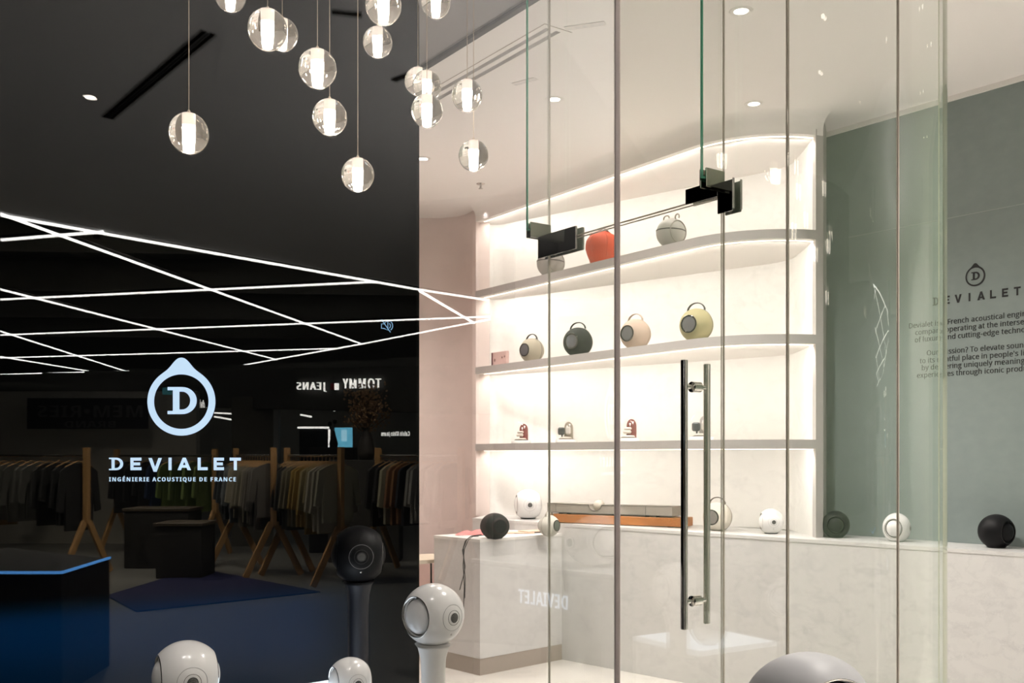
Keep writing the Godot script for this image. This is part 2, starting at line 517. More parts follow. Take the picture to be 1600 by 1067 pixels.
func shop_lights() -> void:
	downlight(1158, 17, "large recessed downlight at the top, with a wide white ring", 3.2)
	downlight(1178, 162, "small recessed downlight above the curved end of the shelves", 0.5, 40.0)
	downlight(866, 155, "recessed downlight beside the left glass joint above the door", 2.6)
	downlight(661, 248, "recessed downlight in the ceiling corner beside the black screen", 2.2)
	downlight(756, 317, "recessed downlight above the left end of the top shelf", 0.35, 40.0)
	var spots := [Vector2(2.6, 2.2), Vector2(3.6, 1.6), Vector2(1.75, 2.75), Vector2(4.6, 1.6), Vector2(3.3, 2.6)]  # unseen downlights added as general fill for the shop
	for k in 5:
		down_at(at(spots[k].x, spots[k].y, CEIL), ["first", "second", "third", "fourth", "fifth"][[1, 3, 0, 4, 2][k]] + " of five added fill downlights inside the glass, counted from the door, above the picture", 5.2, 36.0)
	# sprinkler and faint linear spots in the ceiling
	var d := CEIL * F / (712.0 - 287.0)
	var sp := thing("sprinkler_head", "small chrome sprinkler head below the ceiling", "sprinkler", px(751, 287, d))
	part("rosette", MB.new().lathe(PackedVector2Array([Vector2(0, -0.004), Vector2(0.03, -0.004), Vector2(0.034, 0.0)]), 20), M.steel, sp)
	part("stem", MB.new().lathe(PackedVector2Array([Vector2(0.008, 0.0), Vector2(0.008, -0.03), Vector2(0.0, -0.03)]), 12), M.steel, sp)
	part("deflector", MB.new().lathe(PackedVector2Array([Vector2(0, -0.036), Vector2(0.016, -0.036), Vector2(0.016, -0.039), Vector2(0, -0.039)]), 16), M.steel, sp)
	linear_spot(914, 40, 0.20, Vector2(0.9, -0.3), M.shelf, "pale linear spotlight panel in the white ceiling above the door")
	linear_spot(820, 127, 0.15, Vector2(0.8, -0.55), M.shelf, "faint linear spotlight panel in the ceiling beside the green glass fin")

func linear_spot(x: float, y: float, l: float, dir: Vector2, m: Material, label: String) -> void:
	var d := CEIL * F / (712.0 - y)
	var p := px(x, y, d)
	var dv := Vector3(dir.x, 0, -dir.y).normalized()
	var o := thing("linear_spotlight", label, "spotlight", p)
	part("housing", MB.new().box(Vector3(0, -0.002, 0), Vector3(l, 0.004, 0.045), 0.001, basis_of(dv)), m, o)
	for k in 5:
		part("lens", MB.new().lathe(PackedVector2Array([Vector2(0, -0.006), Vector2(0.011, -0.005), Vector2(0.014, -0.003)]), 14, Transform3D(Basis(), dv * (k - 2) * l * 0.19)), M.white_gloss, o)

# ---------- glass front, door and window pane ----------
func pane_box(a: Vector2, b: Vector2, h0: float, h1: float, t := 0.012) -> MB:
	return wall(a, b, h0, h1, t)

func glass_front() -> void:
	# near window pane: two sheets of glass, so that it mirrors well
	var xr := (965.0 - 800.0) / F * WD
	var w := thing("window_1", "tall front window pane with a polished right edge mirroring the mall", "window")
	w.set_meta("kind", "structure")
	var gl := MB.new()
	for off in [0.0, 0.012]:
		gl.quad(at(-3.15, WD + off, -EYE), at(xr - 0.006, WD + off, -EYE), at(xr - 0.006, WD + off, CEIL), at(-3.15, WD + off, CEIL), Vector3.BACK)
		gl.quad(at(-3.15, WD + off + 0.005, -EYE), at(xr - 0.006, WD + off + 0.005, -EYE), at(xr - 0.006, WD + off + 0.005, CEIL), at(-3.15, WD + off + 0.005, CEIL), Vector3.FORWARD)
	part("pane", gl, M.window, w)
	part("polished_edge", MB.new().box(at(xr, WD + 0.008, 0.29), Vector3(0.011, CEIL + EYE, 0.018), 0.002), mat(0.58, 0.50, 0.47, 0.35, 0.0), w, "brown grey polished glass edge")
	# joints of the glass front
	var p640 := fpt(600)
	var p858 := fpt(858)
	var p1128 := fpt(1128)
	var p1228 := fpt(1228)
	var hd := 0.9325
	var side := thing("window_2", "clear glass side panel left of the door", "window")
	side.set_meta("kind", "structure")
	part("pane", pane_box(p858 + FU * 0.004, p640, -EYE, CEIL), M.front_glass, side)
	part("pane_edge", wall(p858 + FU * 0.006, p858 + FU * 0.0030, -EYE, CEIL, 0.010), M.brown_edge, side)
	var tr := thing("window_3", "glass transom panel above the door", "window")
	tr.set_meta("kind", "structure")
	part("pane", pane_box(p1128, p858, hd + 0.005, CEIL), M.door_glass, tr)
	part("pane_edge", wall(p1128, p858, hd + 0.003, hd + 0.007, 0.009), M.brown_edge, tr)
	var nx := thing("window_4", "narrow glass panel between the door and the curved glass", "window")
	nx.set_meta("kind", "structure")
	part("pane", pane_box(p1228, p1128 - FU * 0.004, -EYE, CEIL), M.door_glass, nx)
	part("pane_edge", wall(p1128 - FU * 0.003, p1128 - FU * 0.006, -EYE, CEIL, 0.008), M.brown_edge, nx)
	part("pane_edge", wall(p1228 - FU * 0.0, p1228 - FU * 0.006, -EYE, CEIL, 0.010), M.brown_edge, nx)
	# curved corner of the glass front
	var r1 := 0.8
	var c := p1228 + FN * r1
	var cg := thing("window_5", "curved green tinted glass corner right of the door", "window")
	cg.set_meta("kind", "structure")
	var arc := arc2(c, r1, -54.5, -34.5, 14)
	var hd2 := Vector2(sin(deg_to_rad(-34.5)), -cos(deg_to_rad(-34.5)))
	var c2 := arc[14] - hd2 * 0.2
	var tight := arc2(c2, 0.2, -34.5, 68.0, 26)
	for k in range(1, 27):
		arc.append(tight[k])
	var back := arc.duplicate()
	var dirn := Vector2(cos(deg_to_rad(68.0)), sin(deg_to_rad(68.0)))
	back.append(arc[40] + dirn * 0.25)
	back.append(arc[40] + dirn * 0.55)
	part("curved_pane", curve_wall(back, -EYE, CEIL, 0.014), M.curved_glass, cg)
	# joint on the curve, seen at pixel column 1402
	var best := arc[0]
	for q in arc:
		if absf(q.x / q.y * F + 800.0 - 1402.0) < absf(best.x / best.y * F + 800.0 - 1402.0) and q.y < c2.y:
			best = q
	part("joint", MB.new().box(p3(best, 0.29), Vector3(0.006, CEIL + EYE, 0.012), 0.002), M.brown_edge, cg)
	part("pane_edge", wall(back[42], back[42] + dirn * 0.012, -EYE, CEIL, 0.016), mat(0.62, 0.62, 0.48, 0.4), cg)
	# door leaf
	var door := thing("door_1", "frameless glass door with a long chrome pull handle", "door")
	door.set_meta("kind", "structure")
	part("pane", pane_box(p1128 + FU * 0.004, p858 - FU * 0.004, -EYE + 0.01, hd - 0.002), M.door_glass, door)
	part("pane_edge", wall(p858 - FU * 0.0035, p858 - FU * 0.005, -EYE + 0.01, hd - 0.002, 0.004), M.brown_edge, door)
	part("pane_edge", wall(p1128 + FU * 0.005, p1128 + FU * 0.0035, -EYE + 0.01, hd - 0.002, 0.004), M.brown_edge, door)
	part("pane_edge", wall(p1128, p858, hd - 0.007, hd - 0.004, 0.007), M.brown_edge, door)
	var g := fpt(1085)
	var hn := part("pull_handle", MB.new().box(p3(g + FN * 0.006, 0.254), Vector3(0.03, 0.03, 0.03), 0.012), M.chrome, door, "long polished chrome bar handle through the glass")
	for off in [-0.053, 0.066]:
		var q: Vector2 = g + FN * off
		var h0 := -0.637 if off < 0 else -0.628
		var h1 := 0.352 if off < 0 else 0.343
		part("bar", MB.new().lathe(PackedVector2Array([Vector2(0, h0), Vector2(0.0115, h0), Vector2(0.013, h0 + 0.002), Vector2(0.013, h1 - 0.002), Vector2(0.0115, h1), Vector2(0, h1)]), 32, Transform3D(Basis(), p3(q, 0.0)), true), M.chrome, hn)
	for h in [0.254, -0.537]:
		var t := to_axis(v3(FN), p3(g, h))
		part("standoff", MB.new().lathe(PackedVector2Array([Vector2(0.009, -0.05), Vector2(0.009, -0.018), Vector2(0.02, -0.014), Vector2(0.02, -0.002), Vector2(0.02, 0.014), Vector2(0.02, 0.026), Vector2(0.009, 0.03), Vector2(0.009, 0.064)]), 24, t, true), M.chrome, hn)
	# glass fins and patch fittings
	var dn := v3(FN)
	var du := v3(FU)
	for k in 2:
		var base: Vector2 = [p858, p1128][k]
		var len: float = [0.122, 0.104][k]
		var hb: float = 0.985
		var fin := thing("window_%d" % (6 + k), ["glass fin with a bright green edge above the left end of the door", "glass fin with a dark green edge above the right end of the door"][k], "window")
		fin.set_meta("kind", "structure")
		part("fin_pane", wall(base - FN * 0.002 + FU * 0.006, base - FN * len + FU * 0.006, hb, CEIL, 0.001), M.front_glass, fin)
		part("fin_edge", wall(base - FN * (len - 0.004) + FU * 0.006, base - FN * len + FU * 0.006, hb, CEIL, 0.010), M.green_edge, fin)
		part("fin_foot", wall(base - FN * 0.01 + FU * 0.006, base - FN * len + FU * 0.006, hb - 0.003, hb + 0.003, 0.010), M.green_edge, fin)
		var bz := Basis(du, Vector3.UP, du.cross(Vector3.UP))
		var pf := thing("patch_fitting", ["black mirrored patch fitting holding the left top corner of the door", "black mirrored patch fitting holding the right top corner of the door"][k], "door fitting", p3(base, hd))
		var along: Array = [[-0.205, 0.06], [-0.066, 0.165]][k]        # extent along the front
		for off in [-0.014, 0.026]:
			var mid: float = (along[0] + along[1]) / 2.0
			var ln: float = along[1] - along[0]
			var tall: float = [0.098, 0.11][k]
			var pl := part("plate", MB.new().box(du * mid + dn * off + Vector3(0, -0.005, 0), Vector3(ln if k == 0 else 0.075, tall, 0.008), 0.0015, bz) if k == 0 else MB.new().box(du * -0.03 + dn * off + Vector3(0, -0.011, 0), Vector3(0.072, 0.11, 0.008), 0.0015, bz), M.mirror_dark, pf)
			part("plate_edge", MB.new().box(du * (along[0] - 0.001) + dn * off + Vector3(0, -0.005, 0), Vector3(0.004, tall * 0.98, 0.009), 0.001, bz), M.steel, pl)
			if k == 1:
				part("plate", MB.new().box(du * 0.085 + dn * off + Vector3(0, 0.028, 0), Vector3(0.16, 0.056, 0.008), 0.0015, bz), M.mirror_dark, pf)
		for off in [-0.010, 0.018]:
			part("fin_clamp", MB.new().box(dn * (-len * 0.5 + 0.006) + du * off + Vector3(0, 0.052, 0), Vector3(len - 0.01, 0.066, 0.007), 0.0015, Basis(dn, Vector3.UP, dn.cross(Vector3.UP))), M.clamp, pf)

# ---------- built-in lit shelving ----------
var shelf_front := PackedVector2Array()

func shelving() -> void:
	var a := Vector2(-0.305, 8.32)
	var s1 := Vector2(1.13, 6.31)
	shelf_front.append(a)
	shelf_front.append(a.lerp(s1, 0.5))
	shelf_front.append_array(arc2(s1 + FN * 0.65, 0.65, -54.5, 22.0, 22))
	var e := shelf_front[shelf_front.size() - 1]
	# inner line: end wall and back wall
	var inner := PackedVector2Array([e + Vector2(-0.05, 0.02), Vector2(1.87, 6.36)])
	var bc := Vector2(1.55, 6.60)
	for k in 9:
		var th := deg_to_rad(lerpf(-10.0, 54.0, k / 8.0))
		inner.append(bc + 0.33 * Vector2(cos(th), sin(th)))
	inner.append(Vector2(0.8, 7.667))
	inner.append(Vector2(-0.06, 8.396))
	inner.append(Vector2(-0.115, 8.425))
	inner.append(Vector2(-0.16, 8.418))
	inner.append(a + FU * 0.012 + FN * 0.03)
	var unit := thing("display_shelving", "built-in white lit shelving with three long shelves and a rounded right end", "shelving")
	var bk := curve_wall(inner, -0.5, 1.99, -0.04)
	part("back_panel", bk, M.niche, unit)
	var poly := PackedVector2Array(shelf_front)
	for k in range(0, inner.size()):
		poly.append(inner[k])
	var tops := [1.375, 0.738, 0.098]
	var cove := PackedVector2Array()
	for k in 3:
		var sh := part("shelf", slab(poly, tops[k] - 0.056, tops[k]), M.shelf, unit)
		part("front_edge", curve_wall(shelf_front, tops[k] - 0.056, tops[k] + 0.0005, -0.002), M.shade_grey, sh, "front edge with its shade painted in pale grey")
		strip(sh, tops[k] - 0.056)
	# valance over the top bay, rounded into the ceiling
	var val := part("valance", slab(poly, 1.955, CEIL), M.ceiling, unit)
	var fil := MB.new()
	for k in shelf_front.size() - 1:
		var p0 := shelf_front[k]
		var p1 := shelf_front[k + 1]
		var t0 := (shelf_front[k + 1] - shelf_front[maxi(k - 1, 0)]).normalized()
		var t1 := (shelf_front[mini(k + 2, shelf_front.size() - 1)] - shelf_front[k]).normalized()
		var n0 := Vector2(t0.y, -t0.x)
		var n1 := Vector2(t1.y, -t1.x)
		for j in 8:
			var b0 := PI / 2 * j / 8.0
			var b1 := PI / 2 * (j + 1) / 8.0
			var o := func(p: Vector2, n: Vector2, b: float) -> Vector3: return p3(p + n * 0.09 * (1.0 - cos(b)), CEIL - 0.09 + 0.09 * sin(b))
			var q := func(n: Vector2, b: float) -> Vector3: return (v3(n) * cos(b) + Vector3.DOWN * sin(b)).normalized()
			fil.squad(o.call(p0, n0, b0), o.call(p1, n1, b0), o.call(p1, n1, b1), o.call(p0, n0, b1), q.call(n0, b0), q.call(n1, b0), q.call(n1, b1), q.call(n0, b1))
	part("cove_moulding", fil, M.ceiling, val)
	strip(val, 1.955)
	# right stile: rounded end returning to the grey wall
	var st := PackedVector2Array([e + Vector2(-0.06, -0.012), e, Vector2(2.02, 6.40)])
	part("end_stile", slab(PackedVector2Array([e + Vector2(-0.05, -0.018), e, Vector2(2.03, 6.42), Vector2(1.95, 6.46), e + Vector2(-0.05, 0.05)]), -0.5, CEIL), M.shade_grey, unit)
	# left edge post
	part("end_post", wall(a + FU * 0.05 + FN * 0.0, a - FU * 0.006, -0.5, 1.96, 0.03), M.pink_wall, unit)

func strip(parent: Node3D, h: float) -> void:
	var inset := PackedVector2Array()
	var c := shelf_front.size()
	for k in c:
		var t := (shelf_front[mini(k + 1, c - 1)] - shelf_front[maxi(k - 1, 0)]).normalized()
		inset.append(shelf_front[k] + Vector2(-t.y, t.x) * 0.05)
	inset[0] += Vector2(0.03, -0.04)
	part("led_strip", curve_wall(inset, h - 0.003, h + 0.002, 0.012), M.led, parent)
	var s0 := inset[0]
	var s1 := inset[2]
	var m := (s0 + s1) / 2.0 + FN * 0.006
	var warm := Color(1.0, 0.975, 0.935)
	area(p3(m, h - 0.012), v3(s1 - s0), Vector3.DOWN + v3(FN) * 0.55, (s1 - s0).length() * 0.97, 0.012, 1.15, warm)
	var p0 := inset[2]
	var p1 := inset[13]
	var p2 := inset[c - 1]
	for pr in [[p0, p1], [p1, p2]]:
		var a: Vector2 = pr[0]
		var b: Vector2 = pr[1]
		var t := (b - a).normalized()
		area(p3((a + b) / 2.0, h - 0.012), v3(b - a), Vector3.DOWN + v3(Vector2(-t.y, t.x)) * 0.5, (b - a).length() * 0.9, 0.012, 0.21, warm)

# ---------- counter and table ----------
const CDIR := Vector2(0.717, -0.697)
const CO := Vector2(0.386, 7.31)

func counter_plan(lip: float) -> PackedVector2Array:
	var back := CO + CDIR * -0.98
	var n := Vector2(-0.697, -0.717) * lip
	var r := Vector2(0.624, -0.781)
	var g := Vector2(2.0, 6.44) - Vector2(0.781, 0.624) * 0.004
	return PackedVector2Array([back + n, CO + CDIR * 4.2 + n, g + r * 2.9, g, Vector2(1.96, 6.50), Vector2(1.58, 7.0), Vector2(0.05, 9.0), Vector2(-0.2, 8.45)])

func counters() -> void:
	var c := thing("marble_counter", "long white marble counter running below the shelves to the right", "counter")
	var pts := counter_plan(0.0)
	part("body", slab(pts, -EYE, -0.52), M.marble, c)
	part("worktop", slab(counter_plan(0.004), -0.52, -0.5), M.marble, c)
	# table in front
	var o := Vector2(-0.218, 6.78)
	var l := Vector2(-0.683, 0.730)
	var r := Vector2(0.730, 0.683)
	var t := thing("display_table", "white block table on a taupe plinth, with a black speaker on it", "table")
	part("body", slab(PackedVector2Array([o, o + r * 0.86, o + r * 0.86 + l * 0.5, o + l * 0.5]), -EYE + 0.115, -0.59), M.marble, t)
	part("top", slab(PackedVector2Array([o - l * 0.003 - r * 0.003, o + r * 0.863 - l * 0.003, o + r * 0.863 + l * 0.503, o + l * 0.503 - r * 0.003]), -0.59, -0.571), M.white_matt, t)
	part("plinth", slab(PackedVector2Array([o + r * 0.004 + l * 0.004, o + r * 0.86, o + r * 0.86 + l * 0.5, o + l * 0.5]), -EYE, -EYE + 0.115), M.taupe, t, "taupe skirting plinth")
	# chair behind the table
	var cp := at(-0.70, 7.42, -EYE)
	var ch := thing("side_chair", "cream shell chair half hidden by the black screen", "chair", cp, 0.5)
	var shell := MB.new()
	var cross := PackedVector2Array([Vector2(-0.21, 0.46), Vector2(0.21, 0.46), Vector2(0.215, 0.435), Vector2(-0.19, 0.42), Vector2(-0.24, 0.46), Vector2(-0.29, 0.84), Vector2(-0.27, 0.85), Vector2(-0.225, 0.50)])
	shell.prism(PackedVector2Array([cross[4], cross[5], cross[6], cross[7], cross[0], cross[1], cross[2], cross[3]]), Vector3(0, 0, -0.21), Vector3.RIGHT, Vector3.UP, Vector3.BACK, 0.42)
	for k in shell.v.size():
		shell.v[k].y = shell.v[k].y * 0.80 + 0.375
	part("shell_seat", shell, mat(0.72, 0.62, 0.5, 0.5), ch)
	for sx in [-0.17, 0.18]:
		for sz in [-0.17, 0.17]:
			part("leg", MB.new().tube(PackedVector3Array([Vector3(sx, 0.72, sz), Vector3(sx * 1.1, 0.0, sz * 1.1)]), 0.008, 8), M.dark_metal, ch)
	solo("pink_cabinet", MB.new().box(at(-0.74, 8.2, -EYE + 0.32), Vector3(0.5, 0.64, 0.36), 0.01), mat(0.62, 0.42, 0.38, 0.6), "low dusty pink cabinet behind the cream chair", "cabinet")

# ---------- lettering ----------
func font(bold := 400) -> SystemFont:
	var key := "font%d" % bold
	if not cache.has(key):
		var f := SystemFont.new()
		f.font_names = PackedStringArray(["Droid Sans"])
		f.font_weight = bold
		cache[key] = f
	return cache[key]

# lettering with its lower left corner at o, running along r; width or height in metres
func letters(parent: Node3D, called: String, s: String, o: Vector3, r: Vector3, width: float, height: float, m: Material, bold := 400, centre := false, depth := 0.002, gap := 0) -> MeshInstance3D:
	var t := TextMesh.new()
	t.text = s
	t.font = font(bold)
	if gap > 0:
		var fv := FontVariation.new()
		fv.base_font = font(bold)
		fv.spacing_glyph = gap
		t.font = fv
	t.font_size = 48
	t.pixel_size = 0.01
	t.depth = 0.01
	t.curve_step = 1.0
	t.horizontal_alignment = HORIZONTAL_ALIGNMENT_LEFT
	t.vertical_alignment = VERTICAL_ALIGNMENT_BOTTOM
	var bb := t.get_aabb()
	var sx := width / bb.size.x if width > 0.0 else height / bb.size.y
	var sy := height / bb.size.y if height > 0.0 else sx
	var low := bb.position.y
	if height < 0.0:                                         # a negative height is the size of the type; o lies on the foot of the line
		sx = -height / 0.48
		sy = sx
		low = 0.0
	var o3 := part(called, t, m, parent)
	var n := r.cross(Vector3.UP)
	var shift := bb.position.x + (bb.size.x / 2.0 if centre else 0.0)
	o3.transform = Transform3D(Basis(r * sx, Vector3.UP * sy, n * (depth / 0.01)), o - r * shift * sx - Vector3.UP * low * sy + n * depth * 0.5)
	return o3

# strokes of the wordmark's capitals in a unit box, stroke s; returns polygons
func capital(ch: String, w: float, h: float, s: float) -> Array:
	var box := func(x0: float, y0: float, x1: float, y1: float) -> PackedVector2Array: return PackedVector2Array([Vector2(x0, y0), Vector2(x1, y0), Vector2(x1, y1), Vector2(x0, y1)])
	match ch:
		"E": return [PackedVector2Array([Vector2(0, 0), Vector2(w, 0), Vector2(w, s), Vector2(s, s), Vector2(s, (h - s) / 2), Vector2(w * 0.88, (h - s) / 2), Vector2(w * 0.88, (h + s) / 2), Vector2(s, (h + s) / 2), Vector2(s, h - s), Vector2(w, h - s), Vector2(w, h), Vector2(0, h)])]
		"V": return [PackedVector2Array([Vector2(0, h), Vector2(w * 0.5 - s * 0.5, 0), Vector2(w * 0.5 + s * 0.5, 0), Vector2(w, h), Vector2(w - s * 1.15, h), Vector2(w * 0.5, s * 1.6), Vector2(s * 1.15, h)])]
		"A": return [PackedVector2Array([Vector2(0, 0), Vector2(s * 1.15, 0), Vector2(w * 0.27, h * 0.2), Vector2(w * 0.73, h * 0.2), Vector2(w - s * 1.15, 0), Vector2(w, 0), Vector2(w * 0.5 + s * 0.5, h), Vector2(w * 0.5 - s * 0.5, h)]), ]
		"I": return [box.call(0, 0, s, h)]
		"L": return [PackedVector2Array([Vector2(0, 0), Vector2(w, 0), Vector2(w, s), Vector2(s, s), Vector2(s, h), Vector2(0, h)])]
		"T": return [PackedVector2Array([Vector2((w - s) / 2, 0), Vector2((w + s) / 2, 0), Vector2((w + s) / 2, h - s), Vector2(w, h - s), Vector2(w, h), Vector2(0, h), Vector2(0, h - s), Vector2((w - s) / 2, h - s)])]
	# D with slab serifs: stem, two serifs, bowl
	var out := [PackedVector2Array([Vector2(w * 0.10, 0), Vector2(w * 0.10 + s, 0), Vector2(w * 0.10 + s, h), Vector2(w * 0.10, h)]), PackedVector2Array([Vector2(-w * 0.10, 0), Vector2(w * 0.11, 0), Vector2(w * 0.11, s * 0.5), Vector2(-w * 0.10, s * 0.5)]), PackedVector2Array([Vector2(-w * 0.10, h - s * 0.5), Vector2(w * 0.11, h - s * 0.5), Vector2(w * 0.11, h), Vector2(-w * 0.10, h)])]
	var bowl := PackedVector2Array()
	var x0 := w * 0.10 + s * 0.99
	var sh := s * 0.72
	bowl.append(Vector2(x0, 0))
	for k in 17:
		var a := -PI / 2 + PI * k / 16.0
		bowl.append(Vector2(w * 0.45 + cos(a) * w * 0.55, h / 2 + sin(a) * h / 2))
	bowl.append(Vector2(x0, h))
	bowl.append(Vector2(x0, h - sh))
	for k in 17:
		var a := PI / 2 - PI * k / 16.0
		bowl.append(Vector2(w * 0.45 + cos(a) * (w * 0.55 - s), h / 2 + sin(a) * (h / 2 - sh)))
	bowl.append(Vector2(x0, sh))
	out.append(bowl)
	return out

func capital_mesh(ch: String, o: Vector3, r: Vector3, w: float, h: float, s: float, depth: float) -> MB:
	var m := MB.new()
	var n := r.cross(Vector3.UP)
	for poly in capital(ch, w, h, s):
		m.prism(poly, o, r, Vector3.UP, n, depth)
	if ch == "A":                                            # counter of the A: the crossbar is solid, the notch below is cut; open the eye
		m = MB.new()
		for poly in [PackedVector2Array([Vector2(0, 0), Vector2(s * 1.15, 0), Vector2(w * 0.5 + s * 0.15, h - s * 0.9), Vector2(w * 0.5 + s * 0.5, h), Vector2(w * 0.5 - s * 0.5, h)]), PackedVector2Array([Vector2(w - s * 1.15, 0), Vector2(w, 0), Vector2(w * 0.5 + s * 0.5, h), Vector2(w * 0.5 - s * 0.15, h - s * 0.9)]), PackedVector2Array([Vector2(w * 0.24, h * 0.2), Vector2(w * 0.76, h * 0.2), Vector2(w * 0.68, h * 0.2 + s * 0.9), Vector2(w * 0.32, h * 0.2 + s * 0.9)])]:
			m.prism(poly, o, r, Vector3.UP, n, depth)
	return m

func emblem(parent: Node3D, o: Vector3, r: Vector3, rad: float, thick: float, m: Material, depth: float) -> void:
	var n := r.cross(Vector3.UP)
	var ring := MB.new()
	var c := 96
	for k in c:
		var q := []
		for j in [k, k + 1]:
			var a: float = TAU * j / c
			var off := wrapf(a - PI / 2, -PI, PI)
			var ro := rad * (1.0 + 0.30 * exp(-pow(rad_to_deg(off) / 13.5, 2.0) * 0.75))
			q.append(o + (r * cos(a) + Vector3.UP * sin(a)) * ro)
			q.append(o + (r * cos(a) + Vector3.UP * sin(a)) * (rad - thick))
		ring.quad(q[0] + n * depth, q[2] + n * depth, q[3] + n * depth, q[1] + n * depth, n)
		ring.quad(q[0], q[2], q[2] + n * depth, q[0] + n * depth, (q[0] - o).normalized())
	part("logo_ring", ring, m, parent)
	var w := rad * 0.78
	var h := rad * 0.80
	part("logo_letter", capital_mesh("D", o + r * (-w * 0.42) + Vector3.UP * (-h * 0.46), r, w, h, rad * 0.19, depth), m, parent)

func grey_wall_print() -> void:
	var r2 := Vector2(0.624, -0.781)
	var r := v3(r2)
	var g0 := Vector2(2.0, 6.44)
	var nn := Vector2(0.781, 0.624)
	var dw := nn.dot(g0) - 0.001
	var t := (1524.0 - 800.0) / F
	var d := dw / (nn.x * t + nn.y)
	var c := Vector2(t * d, d)
	var hh := func(y: float) -> float: return (712.0 - y) / F * d
	var o := thing("wall_lettering", "black logo, shop name and six lines of text on the grey wall", "lettering")
	emblem(o, p3(c, hh.call(431.5)), r, 0.057, 0.009, M.text_black, 0.002)
	var names := "DEVIALET"
	var cw := 0.047
	var pitch := 0.0668
	for k in 8:
		var w: float = {"I": 0.01, "T": 0.036, "V": 0.04, "A": 0.042}.get(names[k], 0.033)
		part("letter", capital_mesh(names[k], p3(c + r2 * ((k - 3.5) * pitch - w / 2.0), hh.call(469.5)), r, w, cw, 0.0095, 0.002), M.text_black, o)
	var lines := ["Devialet is a French acoustical engineering", "company operating at the intersection", "of luxury and cutting-edge technology.", "Our mission? To elevate sound", "to its rightful place in people's lives", "by delivering uniquely meaningful", "experiences through iconic products."]
	var ys := [502.5, 514.5, 526.5, 549.5, 561.5, 573.0, 585.0]
	var fs := 0.0425
	for k in 7:
		var base: Vector3 = p3(c, hh.call(ys[k])) - Vector3.UP * fs * 0.22
		letters(o, "text_line", lines[k], base, r, 0.0, -fs, M.text_black, 400, true, 0.0015)

